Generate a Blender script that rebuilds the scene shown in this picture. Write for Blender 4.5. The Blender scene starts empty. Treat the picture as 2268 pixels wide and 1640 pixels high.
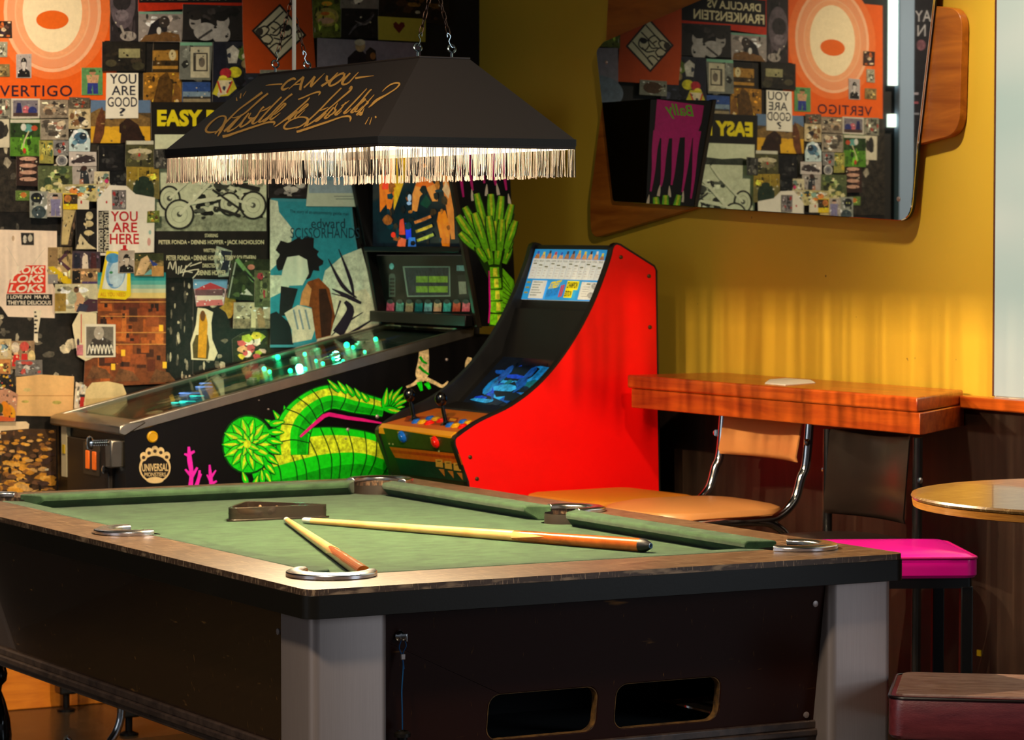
import bpy, bmesh, math, random
import numpy as np
from mathutils import Vector, Matrix
from mathutils.geometry import tessellate_polygon

SC = bpy.context.scene
COL = SC.collection
R = math.radians

# ------------------------------------------------------------------ camera
FPX = 6800.0
YAW, PITCH = 0.50393632, -0.044162
CAM = np.array([-2.24600675, -4.71079896, 1.34706128])
Fv = np.array([math.sin(YAW)*math.cos(PITCH), math.cos(YAW)*math.cos(PITCH), math.sin(PITCH)])
Rv = np.array([math.cos(YAW), -math.sin(YAW), 0.0])
Uv = np.cross(Rv, Fv)
cam_d = bpy.data.cameras.new('camera')
cam = bpy.data.objects.new('camera', cam_d)
COL.objects.link(cam)
cam.matrix_world = Matrix(((Rv[0], Uv[0], -Fv[0], CAM[0]), (Rv[1], Uv[1], -Fv[1], CAM[1]),
                           (Rv[2], Uv[2], -Fv[2], CAM[2]), (0, 0, 0, 1)))
cam_d.sensor_width = 36.0
cam_d.lens = FPX/2268*36
cam_d.clip_start = 0.05
cam_d.dof.use_dof = True
cam_d.dof.focus_distance = 5.0
cam_d.dof.aperture_fstop = 20.0
SC.camera = cam

# ------------------------------------------------------------------ world, daylight, exposure
w = bpy.data.worlds.new('world')
SC.world = w
w.use_nodes = True
w.node_tree.nodes['Background'].inputs[0].default_value = (0.75, 0.85, 1.0, 1)
w.node_tree.nodes['Background'].inputs[1].default_value = 0.10
SC.view_settings.view_transform = 'Standard'
SC.view_settings.look = 'None'
SC.view_settings.gamma = 1
SC.view_settings.use_curve_mapping = False
SC.view_settings.exposure = 0.0

def area(name, loc, target, sx, sy, power, col):
    l = bpy.data.lights.new(name, 'AREA')
    l.shape = 'RECTANGLE'; l.size = sx; l.size_y = sy; l.energy = power; l.color = col
    o = bpy.data.objects.new(name, l)
    COL.objects.link(o)
    o.location = loc
    o.rotation_euler = (Vector(target)-Vector(loc)).to_track_quat('-Z', 'Y').to_euler()
    return o
area('daylight_right', (3.9, -5.2, 1.9), (0.8, 0.6, 0.9), 2.6, 2.0, 58, (0.72, 0.86, 1.0))
area('daylight_left', (-5.2, -0.6, 2.0), (0.5, 1.5, 1.0), 2.4, 2.0, 26, (0.80, 0.90, 1.0))
def spot(name, loc, target, power, col, cone, blend, size=.06):
    l = bpy.data.lights.new(name, 'SPOT')
    l.energy = power; l.color = col; l.spot_size = R(cone); l.spot_blend = blend; l.shadow_soft_size = size
    o = bpy.data.objects.new(name, l)
    COL.objects.link(o)
    o.location = loc
    o.rotation_euler = (Vector(target)-Vector(loc)).to_track_quat('-Z', 'Y').to_euler()
    return o
# ceiling spots of the bar: one on the collage wall, one over the shelf end of the yellow wall; the last three are added fills
spot('ceiling_and_fill_spot', (0.05, 2.35, 2.95), (0.78, 3.55, 1.15), 210, (1.0, 0.83, 0.60), 62, .9)
spot('ceiling_and_fill_spot', (1.2, 0.72, 2.95), (2.19, .50, 1.35), 235, (1.0, 0.86, 0.66), 70, 1.0)
spot('ceiling_and_fill_spot', (-1.25, -1.25, 2.95), (-0.2, -0.05, 0.8), 260, (1.0, 0.84, 0.62), 78, .8, .15)  # added spot to brighten the lamp's lettered face and the table legs
spot('ceiling_and_fill_spot', (0.35, -1.6, 2.95), (1.72, 2.4, 1.12), 260, (1.0, 0.86, 0.66), 26, .9)  # added front fill for the pinball side art and red cabinet side
spot('ceiling_and_fill_spot', (-1.1, 1.7, 2.95), (-0.9, 2.0, 0), 420, (1.0, 0.82, 0.52), 56, .8)  # added to light the floor so it glows in the table's side panel

# ------------------------------------------------------------------ helpers
def ray(px, py):
    return Fv + Rv*((px-1134)/FPX) - Uv*((py-820)/FPX)
def atz(px, py, z):
    d = ray(px, py); return CAM + d*((z-CAM[2])/d[2])
def atx(px, py, x):
    d = ray(px, py); return CAM + d*((x-CAM[0])/d[0])
def aty(px, py, y):
    d = ray(px, py); return CAM + d*((y-CAM[1])/d[1])
def atplane(px, py, p0, n):
    d = ray(px, py); n = np.array(n)
    return CAM + d*(np.dot(np.array(p0)-CAM, n)/np.dot(d, n))

def s2l(c):
    c = c/255.0
    return c/12.92 if c <= 0.04045 else ((c+0.055)/1.055)**2.4
def lin(rgb):
    return tuple(s2l(c) for c in rgb)

def tag(o, label=None, cat=None, group=None, kind=None):
    if label: o['label'] = label
    if cat: o['category'] = cat
    if group: o['group'] = group
    if kind: o['kind'] = kind
    return o
def thing(name, label, cat, loc=(0, 0, 0), group=None):
    o = bpy.data.objects.new(name, None)
    o.empty_display_size = 0.05
    COL.objects.link(o)
    o.location = loc
    tag(o, label, cat, group)
    return o
def put(o, parent):
    if parent is not None:
        o.parent = parent
        q = parent; t = Vector((0, 0, 0))
        while q is not None:
            if q.type == 'EMPTY': t += Vector(q.location)
            q = q.parent
        if parent.type == 'EMPTY':
            o.matrix_parent_inverse = Matrix.Translation(-Vector(parent.location))
    return o

class MB:
    """collects shapes into ONE mesh"""
    def __init__(s):
        s.v = []; s.f = []
    def add(s, vs, fs):
        b = len(s.v)
        s.v += [tuple(map(float, p)) for p in vs]
        s.f += [tuple(i+b for i in f) for f in fs]
        return s
    def box(s, x0, x1, y0, y1, z0, z1):
        vs = [(x, y, z) for z in (z0, z1) for y in (y0, y1) for x in (x0, x1)]
        return s.add(vs, [(0, 2, 3, 1), (4, 5, 7, 6), (0, 1, 5, 4), (2, 6, 7, 3), (0, 4, 6, 2), (1, 3, 7, 5)])
    def hexa(s, lo, hi):
        """two loops of equal length joined into a solid"""
        n = len(lo)
        fs = [tuple(range(n))[::-1], tuple(range(n, 2*n))]
        fs += [(i, (i+1) % n, (i+1) % n+n, i+n) for i in range(n)]
        return s.add(list(lo)+list(hi), fs)
    def prism(s, outer, axis, a0, a1, holes=()):
        def m(u, v, a):
            return {'x': (a, u, v), 'y': (u, a, v), 'z': (u, v, a)}[axis]
        loops = [list(outer)]+[list(h) for h in holes]
        if not holes:
            return s.hexa([m(u, v, a0) for u, v in outer], [m(u, v, a1) for u, v in outer])
        tri = tessellate_polygon([[Vector((u, v, 0)) for u, v in L] for L in loops])
        flat = [p for L in loops for p in L]
        n = len(flat)
        vs = [m(u, v, a0) for u, v in flat]+[m(u, v, a1) for u, v in flat]
        fs = [tuple(t) for t in tri]+[tuple(i+n for i in t)[::-1] for t in tri]
        b = 0
        for L in loops:
            k = len(L)
            fs += [(b+i, b+(i+1) % k, b+(i+1) % k+n, b+i+n) for i in range(k)]
            b += k
        return s.add(vs, fs)
    def tube(s, path, r, n=10, closed=False, caps=True):
        P = [np.array(p, float) for p in path]
        k = len(P)
        rs = r if isinstance(r, (list, tuple)) else [r]*k
        T = []
        for i in range(k):
            a = P[(i-1) % k] if closed or i > 0 else P[i]
            b = P[(i+1) % k] if closed or i < k-1 else P[i]
            t = b-a; T.append(t/(np.linalg.norm(t)+1e-12))
        up = np.array([0, 0, 1.0]) if abs(T[0][2]) < 0.9 else np.array([1.0, 0, 0])
        N = np.cross(T[0], up); N /= np.linalg.norm(N)
        vs = []
        for i in range(k):
            N = N-T[i]*np.dot(N, T[i]); N /= np.linalg.norm(N)
            B = np.cross(T[i], N)
            for j in range(n):
                a = 2*math.pi*j/n
                vs.append(P[i]+(N*math.cos(a)+B*math.sin(a))*rs[i])
        fs = []
        for i in range(k if closed else k-1):
            i2 = (i+1) % k
            for j in range(n):
                j2 = (j+1) % n
                fs.append((i*n+j, i*n+j2, i2*n+j2, i2*n+j))
        if caps and not closed:
            fs.append(tuple(range(n))[::-1]); fs.append(tuple((k-1)*n+j for j in range(n)))
        return s.add(vs, fs)
    def band(s, path, w, h, side):
        """flat bar of width w and height h swept along a horizontal path; side=+1 widens to the left"""
        P = [np.array(p, float) for p in path]; k = len(P); vs = []
        for i in range(k):
            t = P[min(i+1, k-1)]-P[max(i-1, 0)]
            t /= np.linalg.norm(t)
            nrm = np.array([-t[1], t[0], 0])*side
            ww = w[i] if isinstance(w, (list, tuple)) else w
            c = 0.25*ww
            prof = [(0, 0), (0, h*.7), (c, h), (ww-c, h), (ww, h*.7), (ww, 0)]
            for a, b in prof: vs.append(P[i]+nrm*a+np.array([0, 0, b]))
        m = 6
        fs = [(i*m+j, i*m+(j+1) % m, (i+1)*m+(j+1) % m, (i+1)*m+j) for i in range(k-1) for j in range(m)]
        fs += [tuple(range(m))[::-1], tuple((k-1)*m+j for j in range(m))]
        return s.add(vs, fs)
    def lathe(s, prof, c, axis=(0, 0, 1), n=24):
        ax = np.array(axis, float); ax /= np.linalg.norm(ax)
        u = np.array([1.0, 0, 0]) if abs(ax[0]) < .9 else np.array([0, 1.0, 0])
        u = u-ax*np.dot(u, ax); u /= np.linalg.norm(u); v = np.cross(ax, u)
        vs = []; c = np.array(c, float)
        for r, h in prof:
            for j in range(n):
                a = 2*math.pi*j/n
                vs.append(c+ax*h+(u*math.cos(a)+v*math.sin(a))*max(r, 1e-5))
        k = len(prof)
        fs = [(i*n+j, i*n+(j+1) % n, (i+1)*n+(j+1) % n, (i+1)*n+j) for i in range(k-1) for j in range(n)]
        fs += [tuple(range(n))[::-1], tuple((k-1)*n+j for j in range(n))]
        return s.add(vs, fs)
    def sphere(s, c, r, n=14, sz=1.0):
        pr = [(r*math.sin(math.pi*i/(n-2)), -r*sz*math.cos(math.pi*i/(n-2))) for i in range(n-1)]
        return s.lathe(pr, c, (0, 0, 1), n)
    def build(s, name, mat, parent=None, bevel=0, seg=2, smooth=True, angle=35, subsurf=0):
        me = bpy.data.meshes.new(name)
        me.from_pydata(s.v, [], s.f)
        bm = bmesh.new(); bm.from_mesh(me)
        bmesh.ops.recalc_face_normals(bm, faces=bm.faces[:])
        bm.to_mesh(me); bm.free()
        if smooth:
            me.shade_smooth()
            me.set_sharp_from_angle(angle=R(angle))
        o = bpy.data.objects.new(name, me)
        COL.objects.link(o)
        if mat is not None: me.materials.append(mat)
        if bevel:
            b = o.modifiers.new('bevel', 'BEVEL'); b.width = bevel; b.segments = seg; b.limit_method = 'ANGLE'
            b.angle_limit = R(40); b.harden_normals = False
        if subsurf:
            q = o.modifiers.new('subsurf', 'SUBSURF'); q.levels = subsurf; q.render_levels = subsurf
        return put(o, parent)

def arc(cx, cy, r, a0, a1, n):
    return [(cx+r*math.cos(R(a0+(a1-a0)*i/n)), cy+r*math.sin(R(a0+(a1-a0)*i/n))) for i in range(n+1)]
def rrect(x0, x1, y0, y1, r, n=6):
    return arc(x1-r, y0+r, r, -90, 0, n)+arc(x1-r, y1-r, r, 0, 90, n)+arc(x0+r, y1-r, r, 90, 180, n)+arc(x0+r, y0+r, r, 180, 270, n)
def rpoly(pts, r, n=5):
    """round every corner of a polygon"""
    out = []; k = len(pts)
    for i in range(k):
        p = np.array(pts[i]); a = np.array(pts[i-1])-p; b = np.array(pts[(i+1) % k])-p
        la, lb = np.linalg.norm(a), np.linalg.norm(b)
        rr = r[i] if isinstance(r, (list, tuple)) else r
        q = min(rr, la*.49, lb*.49)
        A = p+a/la*q; B = p+b/lb*q
        for j in range(n+1):
            t = j/n
            out.append(tuple(A*(1-t)**2+p*2*t*(1-t)+B*t*t))
    return out
def smooth_path(pts, n=6):
    """Catmull-Rom through points"""
    P = [np.array(p, float) for p in pts]; out = []
    for i in range(len(P)-1):
        p0 = P[max(i-1, 0)]; p1 = P[i]; p2 = P[i+1]; p3 = P[min(i+2, len(P)-1)]
        for j in range(n):
            t = j/n
            out.append(0.5*((2*p1)+(-p0+p2)*t+(2*p0-5*p1+4*p2-p3)*t*t+(-p0+3*p1-3*p2+p3)*t**3))
    out.append(P[-1]); return out

# ------------------------------------------------------------------ materials
MATS = {}
def nt(name):
    m = bpy.data.materials.new(name); m.use_nodes = True
    return m, m.node_tree.nodes, m.node_tree.links, m.node_tree.nodes['Principled BSDF']
def pm(name, rgb, rough=.5, metal=0, spec=.5, var=0, vscale=8, bump=0, bscale=60, coat=0, stretch=(1, 1, 1), rgb2=None, emit=0, sheen=0):
    """principled material with procedural colour variation and bump"""
    if name in MATS: return MATS[name]
    m, N, L, b = nt(name)
    c = lin(rgb)
    b.inputs['Base Color'].default_value = (*c, 1)
    b.inputs['Roughness'].default_value = rough
    b.inputs['Metallic'].default_value = metal
    b.inputs['Specular IOR Level'].default_value = spec
    b.inputs['Coat Weight'].default_value = coat
    b.inputs['Sheen Weight'].default_value = sheen
    if emit:
        b.inputs['Emission Color'].default_value = (*c, 1); b.inputs['Emission Strength'].default_value = emit
    tc = N.new('ShaderNodeTexCoord'); mp = N.new('ShaderNodeMapping')
    mp.inputs['Scale'].default_value = stretch
    L.new(tc.outputs['Object'], mp.inputs['Vector'])
    if var or rgb2:
        nz = N.new('ShaderNodeTexNoise'); nz.inputs['Scale'].default_value = vscale; nz.inputs['Detail'].default_value = 6
        nz.inputs['Roughness'].default_value = .65
        L.new(mp.outputs[0], nz.inputs['Vector'])
        rp = N.new('ShaderNodeValToRGB')
        c2 = lin(rgb2) if rgb2 else tuple(min(1, x*(1+var)) for x in c)
        c1 = c if rgb2 else tuple(x*(1-var) for x in c)
        rp.color_ramp.elements[0].position = .3; rp.color_ramp.elements[1].position = .7
        rp.color_ramp.elements[0].color = (*c1, 1); rp.color_ramp.elements[1].color = (*c2, 1)
        L.new(nz.outputs['Fac'], rp.inputs['Fac']); L.new(rp.outputs[0], b.inputs['Base Color'])
    if bump:
        n2 = N.new('ShaderNodeTexNoise'); n2.inputs['Scale'].default_value = bscale; n2.inputs['Detail'].default_value = 5
        L.new(mp.outputs[0], n2.inputs['Vector'])
        bp = N.new('ShaderNodeBump'); bp.inputs['Strength'].default_value = bump; bp.inputs['Distance'].default_value = .002
        L.new(n2.outputs['Fac'], bp.inputs['Height']); L.new(bp.outputs[0], b.inputs['Normal'])
    MATS[name] = m
    return m
def wood(name, ca, cb, rough=.35, stretch=(1, 12, 12), scale=4, coat=.3, spec=.5):
    if name in MATS: return MATS[name]
    m, N, L, b = nt(name)
    tc = N.new('ShaderNodeTexCoord'); mp = N.new('ShaderNodeMapping'); mp.inputs['Scale'].default_value = stretch
    L.new(tc.outputs['Object'], mp.inputs['Vector'])
    nz = N.new('ShaderNodeTexNoise'); nz.inputs['Scale'].default_value = scale; nz.inputs['Detail'].default_value = 8
    nz.inputs['Roughness'].default_value = .6; nz.inputs['Distortion'].default_value = .6
    L.new(mp.outputs[0], nz.inputs['Vector'])
    rp = N.new('ShaderNodeValToRGB')
    rp.color_ramp.elements[0].position = .35; rp.color_ramp.elements[1].position = .65
    rp.color_ramp.elements[0].color = (*lin(ca), 1); rp.color_ramp.elements[1].color = (*lin(cb), 1)
    L.new(nz.outputs['Fac'], rp.inputs['Fac']); L.new(rp.outputs[0], b.inputs['Base Color'])
    b.inputs['Roughness'].default_value = rough; b.inputs['Coat Weight'].default_value = coat
    b.inputs['Coat Roughness'].default_value = .15; b.inputs['Specular IOR Level'].default_value = spec
    MATS[name] = m
    return m
def print_mat(name, rough=.55, emit=0, nscale=55, spec=.3):
    """printed surface: colours from the print (attribute), mottled by procedural noise where the print is a photo"""
    if name in MATS: return MATS[name]
    m, N, L, b = nt(name)
    at = N.new('ShaderNodeAttribute'); at.attribute_name = 'Col'
    tc = N.new('ShaderNodeTexCoord')
    nz = N.new('ShaderNodeTexNoise'); nz.inputs['Scale'].default_value = nscale; nz.inputs['Detail'].default_value = 5
    nz.inputs['Roughness'].default_value = .78
    L.new(tc.outputs['Object'], nz.inputs['Vector'])
    a = N.new('ShaderNodeMath'); a.operation = 'SUBTRACT'; a.inputs[1].default_value = .5
    L.new(nz.outputs['Fac'], a.inputs[0])
    mu = N.new('ShaderNodeMath'); mu.operation = 'MULTIPLY'
    L.new(a.outputs[0], mu.inputs[0]); L.new(at.outputs['Alpha'], mu.inputs[1])
    ad = N.new('ShaderNodeMath'); ad.operation = 'MULTIPLY_ADD'; ad.inputs[1].default_value = 8.0; ad.inputs[2].default_value = 1.0
    L.new(mu.outputs[0], ad.inputs[0])
    mx = N.new('ShaderNodeMath'); mx.operation = 'MAXIMUM'; mx.inputs[1].default_value = .08
    L.new(ad.outputs[0], mx.inputs[0])
    vm = N.new('ShaderNodeVectorMath'); vm.operation = 'SCALE'
    L.new(at.outputs['Color'], vm.inputs[0]); L.new(mx.outputs[0], vm.inputs['Scale'])
    L.new(vm.outputs[0], b.inputs['Base Color'])
    b.inputs['Roughness'].default_value = rough; b.inputs['Specular IOR Level'].default_value = spec
    if emit:
        L.new(vm.outputs[0], b.inputs['Emission Color']); b.inputs['Emission Strength'].default_value = emit
    MATS[name] = m
    return m
def scratched(name, rgb, rgb_s, rough, amount=.62, spec=.5, scale=14, coat=0):
    """laminate with fine scratches"""
    if name in MATS: return MATS[name]
    m, N, L, b = nt(name)
    tc = N.new('ShaderNodeTexCoord')
    outs = []
    for rot, st in (((0, 0, .5), (1, 26, 4)), ((0, 0, -.7), (26, 1.2, 4)), ((.3, .2, 1.2), (1, 20, 5))):
        mp = N.new('ShaderNodeMapping'); mp.inputs['Scale'].default_value = st; mp.inputs['Rotation'].default_value = rot
        L.new(tc.outputs['Object'], mp.inputs['Vector'])
        nz = N.new('ShaderNodeTexNoise'); nz.inputs['Scale'].default_value = scale; nz.inputs['Detail'].default_value = 3
        L.new(mp.outputs[0], nz.inputs['Vector'])
        rp = N.new('ShaderNodeMapRange'); rp.inputs['From Min'].default_value = amount; rp.inputs['From Max'].default_value = amount+.1
        L.new(nz.outputs['Fac'], rp.inputs['Value']); outs.append(rp.outputs[0])
    a = N.new('ShaderNodeMath'); a.operation = 'MAXIMUM'; L.new(outs[0], a.inputs[0]); L.new(outs[1], a.inputs[1])
    a2 = N.new('ShaderNodeMath'); a2.operation = 'MAXIMUM'; L.new(a.outputs[0], a2.inputs[0]); L.new(outs[2], a2.inputs[1])
    mx = N.new('ShaderNodeMix'); mx.data_type = 'RGBA'
    mx.inputs['A'].default_value = (*lin(rgb), 1); mx.inputs['B'].default_value = (*lin(rgb_s), 1)
    L.new(a2.outputs[0], mx.inputs['Factor']); L.new(mx.outputs['Result'], b.inputs['Base Color'])
    b.inputs['Roughness'].default_value = rough; b.inputs['Specular IOR Level'].default_value = spec
    b.inputs['Coat Weight'].default_value = coat
    MATS[name] = m
    return m
def glow(name, rgb, strength):
    if name in MATS: return MATS[name]
    return pm(name, rgb, .4, emit=strength)
def clear(name, tint=(255, 255, 255), gloss=.12, rough=.03):
    if name in MATS: return MATS[name]
    m, N, L, b = nt(name)
    tr = N.new('ShaderNodeBsdfTransparent'); tr.inputs[0].default_value = (*lin(tint), 1)
    gl = N.new('ShaderNodeBsdfGlossy'); gl.inputs['Roughness'].default_value = rough
    mx = N.new('ShaderNodeMixShader')
    lw = N.new('ShaderNodeFresnel'); lw.inputs[0].default_value = 1.45
    ad = N.new('ShaderNodeMath'); ad.operation = 'MULTIPLY'; ad.inputs[1].default_value = gloss/.12
    L.new(lw.outputs[0], ad.inputs[0]); L.new(ad.outputs[0], mx.inputs[0])
    L.new(tr.outputs[0], mx.inputs[1]); L.new(gl.outputs[0], mx.inputs[2])
    L.new(mx.outputs[0], N['Material Output'].inputs[0])
    MATS[name] = m
    return m

# ------------------------------------------------------------------ flat print work (posters, decals, lettering)
_TXT = {}
def text_mesh(s, bold=0.0, shear=0.0, space=1.0):
    k = (s, bold, shear, space)
    if k in _TXT: return _TXT[k]
    cu = bpy.data.curves.new('txt', 'FONT')
    cu.body = s; cu.size = 1; cu.offset = bold; cu.shear = shear; cu.space_character = space; cu.resolution_u = 3
    cu.fill_mode = 'FRONT'
    o = bpy.data.objects.new('txt', cu); COL.objects.link(o)
    dg = bpy.context.evaluated_depsgraph_get()
    me = bpy.data.meshes.new_from_object(o.evaluated_get(dg))
    V = np.array([v.co[:2] for v in me.vertices]); F = [tuple(p.vertices) for p in me.polygons]
    bpy.data.objects.remove(o); bpy.data.curves.remove(cu); bpy.data.meshes.remove(me)
    V = (V-V.min(0))/(V.max(0)-V.min(0))
    _TXT[k] = (V, F)
    return _TXT[k]

class Art:
    """flat print: polygons given in photo pixels, laid on a real surface by fn(px,py,lift)"""
    def __init__(s, fn, step=0.00003):
        s.fn = fn; s.v = []; s.f = []; s.c = []; s.k = 0; s.step = step
    def poly(s, pts, col, amp=0.0):
        s.k += 1
        b = len(s.v)
        s.v += [tuple(s.fn(x, y, s.k*s.step)) for x, y in pts]
        s.f.append(tuple(range(b, b+len(pts)))); s.c.append((*lin(col), amp))
        return s
    def rect(s, x0, y0, x1, y1, col, amp=0.0):
        return s.poly([(x0, y1), (x1, y1), (x1, y0), (x0, y0)], col, amp)
    def ell(s, cx, cy, rx, ry, col, amp=0.0, n=26, rot=0):
        c, q = math.cos(R(rot)), math.sin(R(rot))
        return s.poly([(cx+rx*math.cos(t)*c-ry*math.sin(t)*q, cy-rx*math.cos(t)*q-ry*math.sin(t)*c) for t in [2*math.pi*i/n for i in range(n)]], col, amp)
    def ring(s, cx, cy, rx, ry, wd, col, amp=0.0, n=40):
        s.k += 1
        b = len(s.v)
        for i in range(n):
            t = 2*math.pi*i/n
            s.v.append(tuple(s.fn(cx+rx*math.cos(t), cy+ry*math.sin(t), s.k*s.step)))
            s.v.append(tuple(s.fn(cx+(rx-wd)*math.cos(t), cy+(ry-wd)*math.sin(t), s.k*s.step)))
        for i in range(n):
            j = (i+1) % n
            s.f.append((b+2*i, b+2*j, b+2*j+1, b+2*i+1)); s.c.append((*lin(col), amp))
        return s
    def line(s, pts, wd, col, amp=0.0, sm=0):
        """stroke; wd one width or one per point"""
        if sm:
            if not isinstance(wd, (int, float)):
                wd = [p[0] for p in smooth_path([(q,) for q in wd], sm)]
            pts = smooth_path(pts, sm)
        P = [np.array(p, float) for p in pts]; k = len(P)
        ws = [wd]*k if isinstance(wd, (int, float)) else wd
        s.k += 1; b = len(s.v)
        for i in range(k):
            t = P[min(i+1, k-1)]-P[max(i-1, 0)]; t /= (np.linalg.norm(t)+1e-9)
            n = np.array([-t[1], t[0]])*ws[i]/2
            for q in (P[i]+n, P[i]-n): s.v.append(tuple(s.fn(q[0], q[1], s.k*s.step)))
        for i in range(k-1):
            s.f.append((b+2*i, b+2*i+1, b+2*i+3, b+2*i+2)); s.c.append((*lin(col), amp))
        return s
    def text(s, body, x0, y0, x1, y1, col, bold=0.0, shear=0.0, space=1.0, quad=None, amp=0.0):
        """body fitted to a pixel box (or to quad: top-left, top-right, bottom-right, bottom-left)"""
        V, F = text_mesh(body, bold, shear, space)
        s.k += 1; b = len(s.v)
        q = quad or [(x0, y0), (x1, y0), (x1, y1), (x0, y1)]
        q = [np.array(p, float) for p in q]
        for u, v in V:
            t = 1-v
            p = (q[0]*(1-u)+q[1]*u)*(1-t)+(q[3]*(1-u)+q[2]*u)*t
            s.v.append(tuple(s.fn(p[0], p[1], s.k*s.step)))
        for f in F:
            s.f.append(tuple(b+i for i in f)); s.c.append((*lin(col), amp))
        return s
    def blobs(s, x0, y0, x1, y1, cols, n, rnd, lo=.08, hi=.3, amp=.3):
        w, h = x1-x0, y1-y0
        for i in range(n):
            rx = w*rnd.uniform(lo, hi)*.5; ry = h*rnd.uniform(lo, hi)*.5
            cx = rnd.uniform(x0+rx, x1-rx); cy = rnd.uniform(y0+ry, y1-ry)
            m = rnd.randint(5, 9)
            pts = []
            for j in range(m):
                a = -2*math.pi*j/m; q = rnd.uniform(.6, 1.0)
                pts.append((cx+rx*q*math.cos(a), cy+ry*q*math.sin(a)))
            s.poly(pts, rnd.choice(cols), amp)
        return s
    def build(s, name, mat, parent=None):
        me = bpy.data.meshes.new(name)
        me.from_pydata(s.v, [], s.f)
        at = me.color_attributes.new('Col', 'FLOAT_COLOR', 'CORNER')
        data = []
        for p in me.polygons: data += list(s.c[p.index])*p.loop_total
        at.data.foreach_set('color', data)
        me.materials.append(mat)
        o = bpy.data.objects.new(name, me); COL.objects.link(o)
        return put(o, parent)

def slab(art, pts, back):
    """give the print a sheet of real thickness: the outline pts (pixels) repeated `back` metres behind"""
    n = len(pts); b = len(art.v)
    art.v += [tuple(art.fn(x, y, 0)) for x, y in pts]+[tuple(art.fn(x, y, -back)) for x, y in pts]
    c = (*lin((225, 215, 195)), 0.0)
    for i in range(n):
        j = (i+1) % n
        art.f.append((b+i, b+j, b+n+j, b+n+i)); art.c.append(c)
    art.f.append(tuple(b+n+i for i in range(n))); art.c.append(c)

# ------------------------------------------------------------------ the setting
YW = 3.55            # poster wall
XW = 2.196           # yellow wall
XM = CAM[0]+.5333*(YW-CAM[1])   # mirror surface
def mir(px, py, y):
    """world point on the plane Y=y seen in the wall mirror at this pixel"""
    p = aty(px, py, y); return np.array([2*XM-p[0], p[1], p[2]])

M_floor = pm('floor_boards', (46, 34, 20), .35, var=.35, vscale=3, stretch=(1, 8, 1), coat=.2)
M_dark = pm('dark_wall_paint', (20, 17, 15), .7, var=.4, vscale=10)
M_white = pm('white_wall_paint', (226, 224, 205), .6, var=.05, vscale=2)
M_wains = wood('dark_wainscot', (36, 25, 19), (56, 40, 30), .45, (6, 6, .5), 5, .1)
M_redwood = wood('red_brown_wood', (150, 52, 8), (196, 88, 20), .32, (14, .9, 14), 3.2, .35)
M_orange = wood('orange_skirting', (196, 104, 10), (222, 130, 26), .5, (1.2, 8, 8), 6, 0)

def yellow_wall():
    m, N, L, b = nt('ochre_wall_paint')
    tc = N.new('ShaderNodeTexCoord')
    nz = N.new('ShaderNodeTexNoise'); nz.inputs['Scale'].default_value = 1.6; nz.inputs['Detail'].default_value = 7
    L.new(tc.outputs['Object'], nz.inputs['Vector'])
    rp = N.new('ShaderNodeValToRGB')
    rp.color_ramp.elements[0].position = .35; rp.color_ramp.elements[1].position = .7
    rp.color_ramp.elements[0].color = (*lin((212, 168, 46)), 1); rp.color_ramp.elements[1].color = (*lin((224, 180, 56)), 1)
    L.new(nz.outputs['Fac'], rp.inputs[0])
    n2 = N.new('ShaderNodeTexNoise'); n2.inputs['Scale'].default_value = 60; n2.inputs['Detail'].default_value = 1
    L.new(tc.outputs['Object'], n2.inputs['Vector'])
    mr = N.new('ShaderNodeMapRange'); mr.inputs['From Min'].default_value = .80; mr.inputs['From Max'].default_value = .83
    L.new(n2.outputs['Fac'], mr.inputs[0])
    mx = N.new('ShaderNodeMix'); mx.data_type = 'RGBA'; mx.inputs['B'].default_value = (*lin((120, 84, 30)), 1)
    L.new(mr.outputs[0], mx.inputs['Factor']); L.new(rp.outputs[0], mx.inputs['A'])
    L.new(mx.outputs['Result'], b.inputs['Base Color'])
    b.inputs['Roughness'].default_value = .42; b.inputs['Specular IOR Level'].default_value = .35
    return m
def pane():
    # frosted glass with pale daylight behind it
    m, N, L, b = nt('frosted_pane')
    tc = N.new('ShaderNodeTexCoord'); mp = N.new('ShaderNodeMapping'); mp.inputs['Scale'].default_value = (1, .5, 3)
    L.new(tc.outputs['Object'], mp.inputs[0])
    nz = N.new('ShaderNodeTexNoise'); nz.inputs['Scale'].default_value = 1.6; nz.inputs['Detail'].default_value = 1
    L.new(mp.outputs[0], nz.inputs['Vector'])
    rp = N.new('ShaderNodeValToRGB'); rp.color_ramp.elements[0].position = .35; rp.color_ramp.elements[1].position = .65
    rp.color_ramp.elements[0].color = (*lin((190, 206, 188)), 1); rp.color_ramp.elements[1].color = (*lin((222, 222, 200)), 1)
    L.new(nz.outputs['Fac'], rp.inputs[0]); L.new(rp.outputs[0], b.inputs['Emission Color']); b.inputs['Emission Strength'].default_value = .72
    b.inputs['Base Color'].default_value = (.10, .11, .10, 1); b.inputs['Roughness'].default_value = .4
    return m
M_pane = pane()
def struct(name, mb, mat, **k):
    return tag(mb.build(name, mat, None, **k), kind='structure')

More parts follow.
